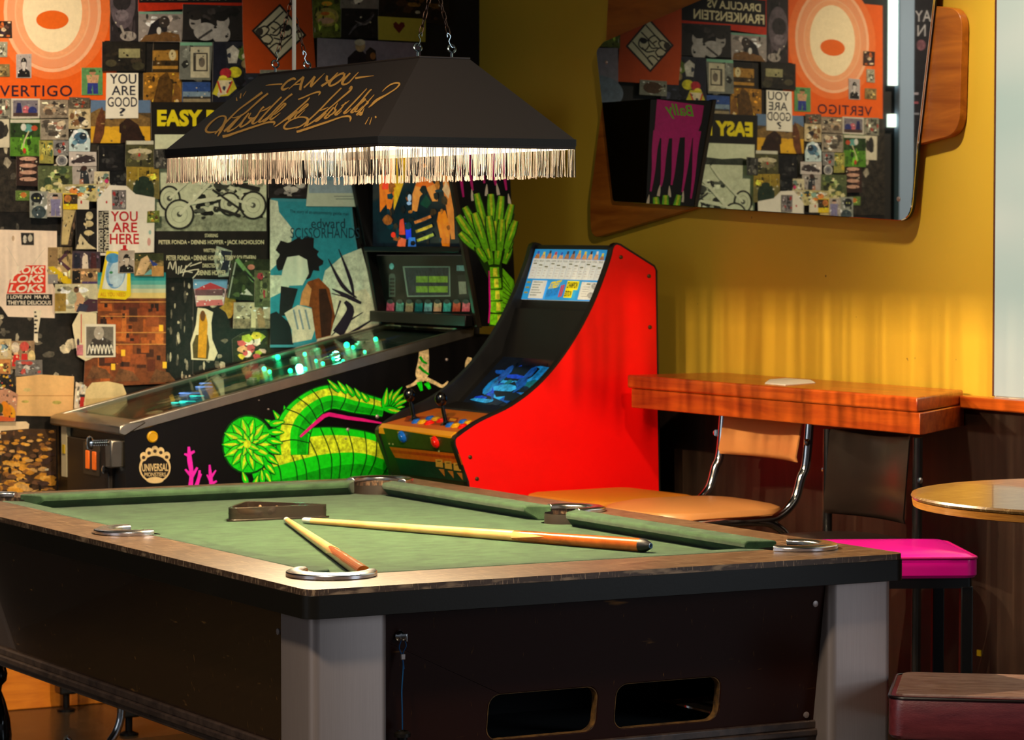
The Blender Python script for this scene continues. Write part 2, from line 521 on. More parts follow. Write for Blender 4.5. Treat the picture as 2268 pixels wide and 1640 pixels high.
struct('floor', MB().box(-5, 2.3, -6.2, 3.7, -.06, 0), M_floor)
struct('ceiling', MB().box(-5, 2.3, -6.2, 3.7, 3.0, 3.06), pm('ceiling_paint', (60, 55, 48), .8, var=.1))
struct('wall_back', MB().box(-5, XW+.1, YW, YW+.1, 0, 3.0), M_dark)
struct('wall_right', MB().box(XW, XW+.1, 1.003, YW, 0, 3.0), yellow_wall())
struct('wall_side', MB().box(XW-.008, XW+.1, -1.1, 1.003, 0, 3.0), M_white)
struct('window_3', MB().box(XW-.014, XW-.008, -1.05, .996, .972, 3.0), M_pane)
struct('trim_1', MB().box(XW-.012, XW+.0, 1.0, 1.006, .97, 3.0), pm('edge_strip', (90, 45, 30), .5))
struct('trim_2', MB().box(XW-.022, XW-.008, -1.1, 3.54, .0, .94), M_wains)
struct('trim_3', MB().box(XW-.05, XW-.006, -1.1, 1.115, .939, .968), M_redwood, bevel=.004)
struct('baseboard_back', MB().box(.60, 2.17, YW-.016, YW, 0, .20), M_orange, bevel=.004)
# beyond the left end of the poster wall: narrow lit window, grey-blue door leaf (seen in the mirror)
zt = mir(1973, 190, YW)[2]
struct('window_1', MB().box(mir(1980.5, 100, YW)[0], mir(1966, 100, YW)[0], YW-.02, YW, zt, 2.7), glow('daylight_glass', (225, 240, 225), 2.2))
struct('window_2', MB().box(mir(1977, 270, YW)[0], mir(1964, 270, YW)[0], YW-.02, YW, mir(1970, 282, YW)[2], mir(1970, 253, YW)[2]), glow('daylight_glass', (225, 240, 225), 2.2))
struct('door_1', MB().box(mir(2014, 100, YW)[0], mir(1981, 100, YW)[0], YW-.03, YW, 0, 2.8), pm('blue_grey_door', (140, 160, 186), .5, var=.06, vscale=2), bevel=.004)

# ------------------------------------------------------------------ pictures pasted on the back wall
M_print = print_mat('printed_paper', .5)
LEVELS = []
def wall_fn(y):
    return lambda px, py, lift: aty(px, py, y)+np.array([0, -lift, 0])
PRND = random.Random(7)
GRP = 'pictures pasted on the collage wall'
def pic(name, label, cat, pts, base, amp=.25, ops=None, group=GRP):
    if len(pts) == 4 and not isinstance(pts[0], tuple):
        x0, y0, x1, y1 = pts
        j = lambda: PRND.uniform(-1.2, 1.2)
        pts = [(x0+j(), y1+j()), (x1+j(), y1+j()), (x1+j(), y0+j()), (x0+j(), y0+j())]
    xs = [p[0] for p in pts]; ys = [p[1] for p in pts]
    bb = (min(xs), min(ys), max(xs), max(ys))
    lv = 1+max([l for (b, l) in LEVELS if b[0] < bb[2] and b[2] > bb[0] and b[1] < bb[3] and b[3] > bb[1]] or [0])
    LEVELS.append((bb, lv))
    a = Art(wall_fn(YW-.0012*lv-.0005), .000012)
    slab(a, pts, .0007)
    a.poly(pts, base, amp)
    # photographic detail: small lighter and darker patches of the picture's own tone
    tone = [tuple(max(8, min(246, int(c*k))) for c in base) for k in (.35, .55, .75, 1.25, 1.6, 2.0)]
    q = (bb[0]+2, bb[1]+2, bb[2]-2, bb[3]-2)
    if cat == 'photo': a.blobs(*q, tone, 16, PRND, .08, .34, .35)
    if ops: ops(a, bb)
    if cat == 'photo': a.blobs(*q, tone+[(206, 196, 170), (24, 20, 18)], 12, PRND, .03, .12, .3)
    o = a.build(name, M_print)
    tag(o, label, cat, group)
    return o

# generic picture contents -----------------------------------------------------
def portrait(bg, skin, hair, cloth, amp=.15, cx=.5, top=.18, s=1.0):
    def f(a, b):
        x0, y0, x1, y1 = b; w, h = x1-x0, y1-y0
        m = min(w, h)*.05
        a.rect(x0+m, y0+m, x1-m, y1-m, bg, amp)
        X = x0+w*cx
        a.poly([(X-w*.42*s, y1-m), (X+w*.42*s, y1-m), (X+w*.38*s, y0+h*.72), (X+w*.16*s, y0+h*.62), (X-w*.16*s, y0+h*.62), (X-w*.38*s, y0+h*.72)], cloth, amp)
        a.poly([(X-w*.08*s, y0+h*.7), (X+w*.08*s, y0+h*.7), (X+w*.08*s, y0+h*.5), (X-w*.08*s, y0+h*.5)], skin, amp)
        a.ell(X, y0+h*(top+.19), w*.2*s, h*.21, hair, amp)
        a.ell(X, y0+h*(top+.23), w*.155*s, h*.185, skin, amp)
        a.poly([(X-w*.17*s, y0+h*(top+.16)), (X+w*.17*s, y0+h*(top+.16)), (X+w*.1*s, y0+h*(top+.03)), (X-w*.12*s, y0+h*(top+.03))], hair, amp)
    return f
def land(sky, ground, cols=(), hz=.5, n=6, seed=1, amp=.25, frame=None):
    def f(a, b):
        x0, y0, x1, y1 = b; rnd = random.Random(seed)
        if frame:
            a.rect(x0, y0, x1, y1, frame, 0); q = min(x1-x0, y1-y0)*.07
            x0 += q; y0 += q; x1 -= q; y1 -= q
        Y = y0+(y1-y0)*hz
        a.rect(x0, y0, x1, Y, sky, amp*.4); a.rect(x0, Y, x1, y1, ground, amp)
        if cols: a.blobs(x0, y0+(y1-y0)*.15, x1, y1, cols, n, rnd, .15, .45, amp)
    return f
def mess(cols, n=12, seed=1, lo=.12, hi=.45, amp=.3):
    def f(a, b): a.blobs(*b, cols, n, random.Random(seed), lo, hi, amp)
    return f
def figure(bg, cols, cx=.5, seed=0, amp=.2, wd=.3):
    """standing figure: legs, trunk, head"""
    def f(a, b):
        x0, y0, x1, y1 = b; w, h = x1-x0, y1-y0; X = x0+w*cx
        a.rect(x0, y0, x1, y1, bg, amp)
        q = w*wd
        a.poly([(X-q*.6, y1-h*.04), (X-q*.05, y1-h*.04), (X, y0+h*.6), (X+q*.1, y1-h*.04), (X+q*.65, y1-h*.04), (X+q*.6, y0+h*.5), (X-q*.55, y0+h*.5)], cols[0], amp)
        a.poly([(X-q*.55, y0+h*.56), (X+q*.6, y0+h*.56), (X+q*.75, y0+h*.27), (X-q*.7, y0+h*.27)], cols[1], amp)
        a.ell(X, y0+h*.17, q*.38, h*.1, cols[2], amp)
        if len(cols) > 3: a.poly([(X-q*.4, y0+h*.16), (X+q*.4, y0+h*.16), (X+q*.3, y0+h*.06), (X-q*.3, y0+h*.06)], cols[3], amp)
    return f
def seq(*fs):
    def f(a, b):
        for g in fs: g(a, b)
    return f

CR = (232, 220, 190); BK = (22, 18, 15); OR = (226, 92, 14); DG = (48, 46, 42)

# --- dark torn sheets at the bottom of the stack
def torn(seed, n, cols=((150, 140, 120), (110, 100, 84), (84, 78, 68), (190, 178, 150))):
    def f(a, b): a.blobs(*b, cols, n, random.Random(seed), .03, .13, .5)
    return f
pic('collage_sheet', 'black collage sheet with grey scraps left of the shirt print', 'poster', (-40, 330, 140, 520), (26, 22, 18), .6, torn(1, 22))
pic('collage_sheet', 'black torn collage sheet below the pink shirt print', 'poster', (-40, 675, 240, 960), (24, 20, 16), .6, torn(2, 46))
pic('collage_sheet', 'black sheet of faint white faces right of the wooden town', 'poster', (366, 606, 432, 860), (26, 23, 21), .6, torn(3, 30))
pic('collage_sheet', 'black sheet behind the golden dress cutout', 'poster', (428, 600, 602, 830), (24, 19, 16), .6, torn(4, 30))
pic('collage_sheet', 'dark grey clippings sheet above the red slogan sheet', 'poster', (210, 318, 345, 440), (30, 27, 22), .5, torn(5, 12))
pic('collage_sheet', 'dark brown clippings sheet below the orange spiral poster', 'poster', (-40, 214, 215, 470), (46, 40, 32), .6, torn(6, 26))
pic('collage_sheet', 'dark sheet above the yellow title film poster', 'poster', (225, 86, 470, 250), (28, 24, 20), .5, torn(8, 8))
pic('collage_sheet', 'black sheet under the pale notice behind the pinball backbox', 'poster', (592, 380, 850, 470), (24, 20, 20), .5, torn(9, 10))

# --- orange poster with pale disc
def spiral(a, b):
    for rx, ry, c in ((128, 150, (230, 112, 48)), (108, 134, (238, 176, 134)), (101, 126, (230, 122, 62)), (84, 106, (234, 160, 112)), (66, 90, (238, 216, 176))):
        a.ell(116, 26, rx, ry, c, .06, 40)
    for k in range(9):
        a.ring(116, 26, 82+k*2.4, 103+k*2.6, .9, (238, 190, 150), 0)
    a.rect(78, -12, 156, 58, (222, 98, 20), .05) if False else a.ell(116, 44, 36, 21, (222, 96, 16), .05)
    a.text('VERTIGO', -1, 189, 160, 214, (34, 22, 40), .012, space=1.1)
pic('poster', 'large orange poster with pale round disc and a dark title word', 'poster',
    [(-33, 219), (200, 221), (258, 224), (258, 157), (226, 155), (226, 91), (243, 90), (243, -75), (-33, -75)], OR, .06, spiral)
pic('photo', 'small dim photo of orange figures on left edge of the orange poster', 'photo', (-8, 46, 26, 83), (50, 34, 28), .3, mess([(200, 100, 40), (220, 190, 150), (60, 40, 60)], 8, 3))
pic('photo', 'small grey photo below the dim orange figures', 'photo', (-8, 93, 17, 126), (150, 146, 124), .2, mess([(60, 58, 50), (190, 186, 160)], 4, 4))
pic('photo', 'small brown photo above the dark word on the orange poster', 'photo', (-14, 142, 22, 170), (128, 108, 66), .3, mess([(90, 76, 46), (150, 130, 90)], 5, 5))
pic('photo', 'black and white portrait of person in black shirt on the orange poster', 'photo', (35, 120, 70, 172), (178, 166, 160), .1, portrait((172, 160, 156), (196, 186, 180), (28, 24, 24), (24, 20, 20)))
pic('photo', 'photo of bare chested person in blue trousers on green', 'photo', (180, 151, 227, 211), (60, 96, 50), .3, figure((90, 140, 84), [(44, 52, 128), (196, 150, 110), (170, 120, 90), (60, 80, 40)], .52, wd=.42))

# --- top row
pic('photo', 'large dark photo of an ape face and pointing hand', 'photo', (244, -70, 306, 92), (38, 32, 34), .25,
    lambda a, b: (a.ell(272, 8, 28, 56, (92, 80, 86), .3), a.ell(270, 2, 20, 22, (44, 38, 40), .3), a.ell(270, 34, 15, 13, (116, 104, 110), .3), a.ell(284, 80, 18, 11, (150, 140, 132), .4), a.line([(276, 78), (267, 56)], 5, (158, 148, 138))))
pic('poster', 'black and red film title poster with cream block capitals', 'poster', [(306, 26), (537, 12), (537, -120), (306, -120)], (190, 44, 8), .15,
    lambda a, b: (a.rect(308, -60, 536, 6, (20, 14, 14), .1), a.text('DRACULA VS', 322, -50, 466, -30, (226, 214, 170), .02), a.text('FRANKENSTEIN', 312, -24, 502, 0, (226, 214, 170), .02)))
pic('photo', 'photo of person bowed over a brown table by grey wall', 'photo', [(307, 92), (402, 93), (405, 29), (307, 25)], (150, 140, 134), .15,
    lambda a, b: (a.rect(308, 26, 404, 31, (120, 160, 140), .1), a.poly([(310, 92), (400, 92), (396, 76), (355, 68), (322, 78)], (112, 78, 40), .3), a.poly([(326, 78), (370, 70), (372, 44), (352, 40), (334, 54)], (34, 30, 34), .2), a.ell(364, 48, 12, 13, (60, 50, 46), .2), a.ell(352, 68, 5, 8, (220, 214, 204))))
pic('photo', 'black and white photo of two people side by side', 'photo', [(404, 88), (536, 90), (536, 13), (405, 9)], (36, 33, 32), .2,
    lambda a, b: (a.ell(432, 48, 13, 18, (150, 146, 142), .2), a.ell(432, 34, 16, 11, (40, 36, 34)), a.ell(455, 70, 26, 20, (164, 160, 156), .2), a.ell(494, 48, 14, 19, (172, 168, 164), .2), a.ell(490, 36, 16, 11, (26, 24, 24)), a.ell(490, 76, 20, 22, (170, 166, 162), .2), a.line([(440, 86), (470, 66)], 5, (60, 58, 58))))
pic('photo', 'dark photo with pale rectangular sign', 'photo', (226, 92, 322, 158), (30, 25, 18), .5, lambda a, b: (a.rect(263, 108, 310, 128, (146, 140, 98), .25), a.ell(246, 140, 12, 8, (66, 60, 40), .4), a.ell(306, 146, 14, 9, (60, 56, 38), .4)))
pic('photo', 'brown photo of gold boxes with round white dial', 'photo', [(337, 159), (394, 160), (397, 93), (340, 93)], (56, 40, 16), .3,
    lambda a, b: (a.rect(341, 94, 396, 110, (20, 16, 12)), a.rect(338, 112, 394, 134, (160, 116, 44), .25), a.rect(338, 146, 394, 153, (176, 128, 48), .2), a.ell(382, 122, 8, 12, (206, 190, 140), .1)))
pic('photo', 'golden brown photo of robed figures right of the question sign', 'photo', (318, 160, 402, 240), (150, 104, 32), .4,
    lambda a, b: (a.poly([(335, 239), (380, 239), (384, 190), (370, 158), (352, 172), (344, 205)], (84, 56, 18), .5), a.poly([(378, 238), (400, 238), (400, 196), (388, 180)], (120, 80, 30), .4), a.ell(340, 175, 3, 7, (50, 32, 12)), a.ell(392, 226, 4, 6, (214, 190, 140))))
pic('photo', 'grey photo of a white can printed with dark square', 'photo', [(397, 176), (466, 178), (471, 95), (399, 92)], (110, 112, 104), .2,
    lambda a, b: (a.rect(399, 94, 470, 101, (120, 176, 146), .1), a.rect(422, 104, 464, 172, (196, 188, 160), .15), a.rect(428, 117, 460, 158, (60, 56, 50), .1), a.rect(434, 120, 457, 155, (196, 186, 158), .1), a.ell(447, 138, 7, 11, (110, 100, 88), .2)))
pic('photo', 'photo of deep blue sky over pale beach', 'photo', (404, 182, 466, 230), (60, 84, 130), .1,
    lambda a, b: (a.rect(405, 183, 466, 208, (44, 74, 138), .2), a.rect(405, 203, 466, 215, (120, 142, 160), .2), a.rect(405, 214, 466, 219, (60, 58, 52), .3), a.rect(405, 219, 466, 230, (150, 136, 104), .2)))
pic('photo', 'photo of person in helmet on yellow racing motorcycle', 'photo', [(470, 240), (545, 240), (600, 170), (568, 92), (472, 92)], (34, 36, 46), .4,
    lambda a, b: (a.ell(548, 118, 24, 18, (92, 116, 44), .5), a.rect(473, 93, 500, 240, (24, 26, 40), .3), a.poly([(502, 110), (516, 100), (530, 112), (524, 140), (506, 140)], (200, 196, 184), .3), a.ell(520, 160, 15, 12, (206, 196, 40), .3), a.ell(500, 162, 13, 11, (176, 40, 50), .3), a.ell(494, 173, 9, 6, (230, 210, 70), .2), a.poly([(470, 208), (484, 214), (506, 212), (524, 196), (514, 172), (484, 174)], (200, 190, 50), .2), a.poly([(484, 212), (502, 208), (514, 178), (484, 178)], (222, 208, 170), .2), a.line([(482, 180), (490, 206)], 4, (196, 60, 40)), a.line([(514, 180), (502, 206)], 4, (196, 60, 40)), a.ell(546, 142, 12, 10, (140, 120, 80), .4)))

# --- orange poster upper right with diamond drawing
def comic(a, b):
    d = [(617, 136), (679, 78), (620, 8), (557, 68)]
    a.poly(d, (30, 26, 24)); c = (618, 72)
    a.poly([(c[0]+(x-c[0])*.9, c[1]+(y-c[1])*.9) for x, y in d], (214, 206, 176), .05)
    for pts in ([(628, 25), (590, 62)], [(640, 42), (604, 74)], [(662, 66), (610, 118)], [(565, 70), (585, 58), (596, 66), (580, 82), (566, 72)], [(575, 86), (592, 76), (604, 88), (590, 100), (578, 90)], [(596, 108), (612, 96), (624, 104), (610, 120)], [(590, 60), (606, 48), (622, 60), (614, 78), (598, 76)], [(622, 62), (640, 56), (646, 74), (630, 84), (620, 72)], [(606, 84), (626, 88), (638, 78)], [(580, 94), (600, 98)], [(600, 60), (610, 66)]):
        a.line(pts, 3.4, (32, 28, 26), sm=3)
    a.ell(634, 62, 9, 7, (34, 30, 28), .1); a.ell(575, 70, 8, 9, (60, 54, 48), .3)
pic('poster', 'orange poster with black and white diamond shaped drawing', 'poster', [(545, 162), (700, 162), (695, 92), (690, 0), (690, -75), (537, -75), (537, 30), (538, 92)], (196, 74, 14), .05, comic)
pic('photo', 'grey strip photo just above the lamp below the diamond', 'photo', (577, 154, 645, 190), (132, 132, 118), .2, lambda a, b: a.ell(612, 172, 24, 14, (80, 56, 36), .3))
pic('photo', 'yellow and green photo of a round dish', 'photo', [(694, 84), (756, 83), (755, -60), (690, -60)], (98, 108, 38), .5,
    lambda a, b: (a.ell(724, 38, 26, 21, (166, 150, 76), .4), a.ell(724, 40, 19, 15, (196, 178, 70), .3), a.ell(722, 46, 18, 7, (206, 160, 130), .2), a.ell(724, 8, 12, 5, (220, 160, 40), .2), a.ell(720, 30, 10, 4, (210, 110, 40), .2)))
pic('photo', 'pale grey cloth photo at top above the black wispy photo', 'photo', (755, -70, 840, 21), (128, 120, 114), .15, None)
pic('photo', 'black photo with pale wispy smoke', 'photo', [(755, 83), (838, 85), (839, 20), (756, 18)], (24, 20, 22), .3,
    lambda a, b: (a.line([(772, 78), (790, 56), (812, 50), (828, 32)], [2, 6, 8, 2], (84, 78, 86), .6, 4), a.line([(786, 46), (806, 54), (820, 48)], [1, 4, 1], (120, 112, 118), .5, 4)))
pic('photo', 'dark photo with gold brown shapes at top of black wall', 'photo', [(838, 37), (994, 56), (995, -70), (840, -70)], (34, 22, 12), .5,
    lambda a, b: (a.blobs(890, -50, 985, 22, [(120, 84, 30), (150, 108, 40), (90, 60, 20)], 10, random.Random(3), .15, .4, .5),))
pic('card', 'yellow card with dark red heart', 'card', [(838, 88), (942, 93), (943, 42), (837, 36)], (196, 184, 66), .06,
    lambda a, b: a.poly([(884, 74), (897, 58), (895, 50), (888, 49), (883, 54), (877, 48), (871, 52), (872, 60)], (110, 34, 26), .2))
pic('poster', 'lilac grey poster of person with camera above the lamp', 'poster', [(702, 216), (930, 216), (932, 96), (703, 84)], (146, 136, 152), .12,
    lambda a, b: (a.ell(750, 190, 60, 40, (120, 132, 150), .2), a.poly([(769, 216), (812, 216), (812, 122), (798, 108), (786, 112), (770, 128)], (34, 24, 34), .3), a.ell(798, 102, 11, 13, (206, 176, 130), .3), a.ell(797, 94, 12, 7, (214, 204, 180), .2), a.poly([(812, 140), (834, 134), (832, 112), (820, 104), (810, 114)], (44, 30, 26), .3), a.ell(826, 124, 6, 8, (170, 110, 60), .3)))

# --- black film poster with yellow title and motorcycle
def easy(a, b):
    a.text('EASY RIDER', 348, 243, 578, 280, (226, 206, 20), .05)
    a.rect(343, 298, 590, 512, (206, 210, 176), .08)
    a.poly([(343, 350), (590, 350), (590, 334), (540, 338), (500, 330), (430, 336), (380, 332), (343, 338)], (50, 54, 44), .4)
    a.poly([(343, 512), (590, 512), (590, 350), (343, 350)], (196, 200, 168), .15)
    a.poly([(343, 512), (590, 512), (590, 482), (470, 474), (343, 480)], (140, 146, 120), .4)
    a.blobs(420, 384, 592, 488, [(24, 26, 22), (40, 42, 36), (216, 220, 190), (84, 88, 76), (18, 18, 16), (150, 154, 130)], 110, random.Random(5), .04, .18, .4)
    for cx, cy, rx, ry in ((375, 440, 25, 29), (397, 475, 33, 34), (560, 455, 30, 32), (508, 452, 25, 27)):
        a.ell(cx, cy, rx, ry, (36, 36, 32)); a.ell(cx, cy, rx-4.5, ry-4.5, (196, 200, 168), .1); a.ell(cx, cy, 6, 6, (70, 72, 62))
        a.ring(cx, cy, rx*.55, ry*.55, 1.2, (150, 154, 128))
    for p, wd in (([(397, 475), (470, 400), (500, 372)], 7), ([(375, 440), (440, 380), (462, 352)], 5), ([(420, 452), (500, 436), (560, 455)], 6), ([(462, 398), (520, 420)], 8), ([(440, 446), (478, 440)], 9)):
        a.line(p, wd, (206, 208, 178), .1)
    for p, wd in (([(500, 372), (486, 352)], 4), ([(462, 352), (452, 338)], 4), ([(470, 420), (540, 470)], 5), ([(530, 410), (575, 420)], 10), ([(480, 462), (530, 478)], 7)):
        a.line(p, wd, (38, 38, 34), .1)
    a.ell(490, 410, 18, 10, (60, 62, 54), .3); a.ell(500, 405, 12, 5, (214, 216, 188), .2)
    T = (206, 200, 160)
    a.text('STARRING', 453, 518, 482, 526, T, .02)
    a.text('PETER FONDA \u2022 DENNIS HOPPER \u2022 JACK NICHOLSON', 351, 532, 584, 544, T, .02)
    a.text('WRITTEN BY', 450, 551, 486, 559, T, .02)
    a.text('PETER FONDA \u2022 DENNIS HOPPER \u2022 TERRY SOUTHERN', 368, 566, 566, 577, T, .02)
    a.text('DIRECTED BY', 448, 584, 486, 593, T, .02); a.text('DENNIS HOPPER', 437, 599, 500, 610, T, .02)
    W_ = (214, 206, 180)
    for p in ([(372, 596), (376, 580), (382, 598), (388, 578), (390, 606)], [(396, 590), (394, 608)], [(402, 588), (398, 606), (406, 596)], [(412, 588), (404, 612)], [(424, 582), (408, 598), (426, 604)], [(420, 590), (446, 581)], [(402, 604), (440, 597), (426, 617)]):
        a.line(p, 2.2, W_, 0, 3)
pic('poster', 'black film poster with yellow title over photo of long forked motorcycle', 'poster', [(343, 616), (592, 616), (592, 226), (334, 226)], (24, 20, 16), .2, easy)

# --- pictures below the orange poster
pic('photo', 'blue and yellow photo of brown rock arches below the question sign', 'photo', [(200, 318), (333, 310), (333, 224), (200, 222)], (84, 66, 40), .3,
    lambda a, b: (a.rect(201, 222, 333, 250, (92, 116, 148), .1), a.poly([(201, 285), (333, 285), (333, 262), (290, 246), (262, 258), (220, 240), (201, 250)], (120, 92, 50), .4), a.rect(201, 280, 333, 316, (214, 160, 34), .1), a.poly([(205, 317), (228, 317), (234, 262), (226, 236), (214, 262)], (96, 54, 30), .4), a.poly([(264, 317), (322, 312), (306, 276), (282, 260), (264, 276)], (44, 26, 18), .4), a.poly([(222, 317), (266, 317), (268, 296), (256, 288), (234, 288)], (222, 168, 36), .1)))
# --- white sign with question
def yag(a, b):
    for s, y0, y1, x0, x1 in (('YOU', 164, 186, 243, 302), ('ARE', 190, 211, 247, 300), ('GOOD', 215, 237, 238, 304), ('?', 239, 257, 264, 278)):
        a.text(s, x0, y0, x1, y1, (30, 30, 44), .012)
pic('sign', 'white sign reading you are good with question mark', 'sign', (235, 161, 307, 262), (232, 224, 206), .03, yag)

pic('photo', 'framed photo of people in blue by a red blanket', 'photo', (25, 219, 88, 262), (196, 188, 170), .05, lambda a, b: (a.rect(29, 222, 84, 258, (120, 112, 120), .3), a.poly([(34, 256), (50, 256), (46, 228), (38, 228)], (36, 36, 84), .3), a.ell(58, 244, 8, 10, (196, 100, 110), .3), a.ell(72, 246, 10, 10, (44, 52, 110), .3), a.rect(29, 250, 84, 258, (70, 50, 44), .3)))
pic('photo', 'small street photo left of the framed blue people', 'photo', (-20, 218, 24, 262), (130, 126, 110), .3, mess([(80, 90, 70), (180, 150, 130), (60, 54, 48), (150, 60, 50)], 10, 11))
pic('photo', 'brown photo of people leaning over a counter', 'photo', (89, 221, 152, 262), (136, 122, 104), .35, mess([(90, 74, 60), (196, 180, 150), (50, 42, 38), (170, 140, 110)], 10, 12))
pic('photo', 'white and tan photo right of the leaning people', 'photo', (152, 240, 200, 285), (190, 170, 130), .25, mess([(120, 84, 54), (60, 56, 60), (222, 208, 176), (40, 34, 40)], 10, 13))
pic('photo', 'small striped dark clipping under the right of the orange poster', 'photo', (153, 216, 199, 240), (90, 80, 66), .3, mess([(150, 60, 36), (60, 50, 40), (170, 160, 130)], 6, 14))
pic('photo', 'grey photo of a child on a beach blanket', 'photo', (88, 263, 152, 310), (146, 134, 116), .3, mess([(70, 62, 54), (210, 190, 160), (170, 120, 100), (90, 84, 74)], 11, 15))
pic('photo', 'green photo of golfer swinging on a lawn', 'photo', (22, 264, 88, 346), (80, 128, 34), .25, lambda a, b: (a.rect(23, 265, 88, 273, (196, 190, 170), .1), a.rect(23, 272, 88, 304, (40, 62, 26), .5), a.ell(62, 284, 12, 9, (90, 150, 140), .3), a.ell(52, 282, 6, 8, (200, 200, 190), .2), a.ell(76, 284, 7, 6, (176, 70, 40), .2), a.line([(64, 290), (54, 312), (50, 328)], 3, (196, 186, 140)), a.ell(54, 334, 4, 6, (190, 60, 40))))
pic('card', 'white card with small black and white photo at left edge', 'card', (-16, 264, 21, 328), (204, 194, 168), .08, mess([(50, 46, 40), (84, 80, 70), (40, 36, 34)], 3, 16, .4, .7))
pic('photo', 'round pale blue moon picture with dark blots', 'photo', [(153, 335), (199, 336), (200, 310), (193, 292), (178, 284), (164, 291), (153, 308)], (196, 214, 214), .15, lambda a, b: (a.ell(178, 306, 15, 13, (70, 104, 130), .5), a.ell(184, 302, 8, 8, (30, 40, 52), .4), a.ell(166, 316, 6, 5, (110, 150, 168), .3)))
pic('photo', 'small yellow and blue photo of dancers', 'photo', (87, 311, 118, 362), (150, 144, 72), .3, mess([(60, 110, 150), (196, 170, 60), (60, 90, 60), (206, 190, 160)], 9, 17))
pic('photo', 'small grey photo of people above the round watch', 'photo', (118, 311, 152, 345), (130, 126, 122), .3, mess([(40, 36, 40), (170, 70, 60), (190, 186, 176)], 7, 18))
pic('photo', 'round watch face clipping', 'photo', [(124 + 13*math.cos(-6.2832*i/20)+13, 356+13*math.sin(-6.2832*i/20)) for i in range(20)], (196, 190, 180), .05, lambda a, b: (a.ell(137, 356, 10, 10, (128, 126, 128), .1), a.ell(137, 355, 5, 5, (90, 90, 96), .1)))
pic('photo', 'pale grey photo of dark beached boulder', 'photo', (153, 336, 214, 368), (196, 184, 176), .08, lambda a, b: a.poly([(156, 360), (186, 362), (212, 358), (208, 348), (190, 343), (172, 350)], (58, 48, 50), .4))
pic('photo', 'black photo with dim grey figure left of the white boat', 'photo', (218, 322, 279, 378), (18, 17, 17), .6, mess([(44, 42, 42), (30, 28, 28), (60, 58, 56)], 6, 19))
pic('photo', 'dull green photo of pale boat with red spot', 'photo', (278, 312, 341, 370), (74, 72, 44), .3, lambda a, b: (a.rect(280, 312, 340, 320, (200, 196, 176), .1), a.ell(310, 336, 27, 7, (196, 184, 150), .2), a.ell(308, 347, 20, 8, (130, 120, 90), .3), a.ell(308, 343, 3, 4, (180, 40, 40))))
pic('photo', 'dark photo of stacked pale fish', 'photo', (36, 345, 85, 412), (50, 32, 26), .3, lambda a, b: [a.ell(62, 352+i*15, 19, 4.6, (196, 150, 126), .3) for i in range(4)])
pic('photo', 'green and cream photo of leaves and petals', 'photo', (85, 368, 161, 440), (84, 92, 58), .4, mess([(190, 180, 110), (60, 78, 50), (44, 66, 52), (212, 200, 150), (110, 120, 60)], 22, 21, .1, .32))
pic('photo', 'grey photo of standing person in dark coat', 'photo', (161, 369, 213, 426), (168, 158, 150), .15, lambda a, b: (a.poly([(176, 424), (200, 424), (196, 386), (190, 376), (178, 380)], (40, 44, 50), .3), a.ell(186, 373, 7, 6, (60, 40, 34)), a.poly([(176, 424), (186, 424), (184, 396), (176, 398)], (170, 116, 90), .2)))
pic('photo', 'cream photo of dolls in pink', 'photo', (208, 379, 243, 432), (210, 196, 160), .15, mess([(200, 50, 110), (90, 60, 44), (160, 170, 120), (120, 150, 140)], 8, 23))
pic('photo', 'black photo right of the dolls in pink', 'photo', (243, 380, 281, 420), (18, 18, 18), .5, mess([(50, 50, 48), (70, 68, 62)], 5, 24))
pic('photo', 'mustard photo with dark green arch', 'photo', (280, 370, 352, 440), (150, 124, 42), .25, lambda a, b: (a.rect(281, 400, 352, 440, (120, 110, 62), .3), a.ell(318, 424, 24, 34, (36, 50, 36), .4), a.line([(306, 372), (306, 400)], 2, (180, 160, 60)), a.line([(332, 372), (332, 400)], 2, (180, 160, 60))))
pic('photo', 'tiny black and white photo above the long forked motorcycle', 'photo', (341, 330, 372, 374), (60, 58, 54), .4, mess([(20, 20, 18), (120, 116, 104)], 5, 25))

# --- row above the shirts
pic('photo', 'green lawn photo of orange dog', 'photo', (34, 423, 66, 444), (96, 120, 54), .3, lambda a, b: a.ell(52, 432, 7, 6, (196, 116, 50), .2))
pic('photo', 'photo of black cat on pale wall', 'photo', [(66, 482), (104, 484), (108, 424), (66, 424)], (150, 152, 140), .2, lambda a, b: (a.ell(81, 438, 13, 11, (26, 30, 34), .2), a.ell(77, 439, 2, 2, (200, 200, 110)), a.ell(85, 439, 2, 2, (200, 200, 110)), a.ell(86, 470, 16, 14, (60, 72, 76), .4)))
pic('photo', 'lilac photo of seated person with black hair', 'photo', (105, 428, 137, 480), (160, 148, 160), .2, figure((176, 164, 150), [(128, 122, 160), (134, 128, 164), (200, 160, 140), (20, 16, 18)], .55, wd=.5))
pic('photo', 'bright crowded photo of people in white and orange', 'photo', (138, 408, 214, 446), (190, 176, 120), .3, mess([(232, 222, 196), (214, 170, 50), (150, 190, 170), (60, 44, 40), (216, 130, 60), (40, 60, 60)], 18, 27))
pic('photo', 'photo of person lying on yellow table', 'photo', (140, 430, 172, 464), (226, 190, 30), .1, lambda a, b: (a.rect(141, 431, 172, 452, (60, 46, 34), .4), a.ell(150, 440, 8, 8, (196, 120, 60), .3)))
pic('card', 'small white card with red dot beside the yellow table', 'card', [(172, 464), (197, 464), (197, 444), (172, 440)], (226, 214, 190), .05, lambda a, b: a.ell(180, 448, 2, 4, (190, 40, 40)))
pic('photo', 'small cream photo of child with blue hat', 'photo', (214, 408, 243, 440), (200, 186, 150), .2, mess([(206, 40, 110), (90, 160, 170), (70, 50, 40), (160, 130, 100)], 6, 28))
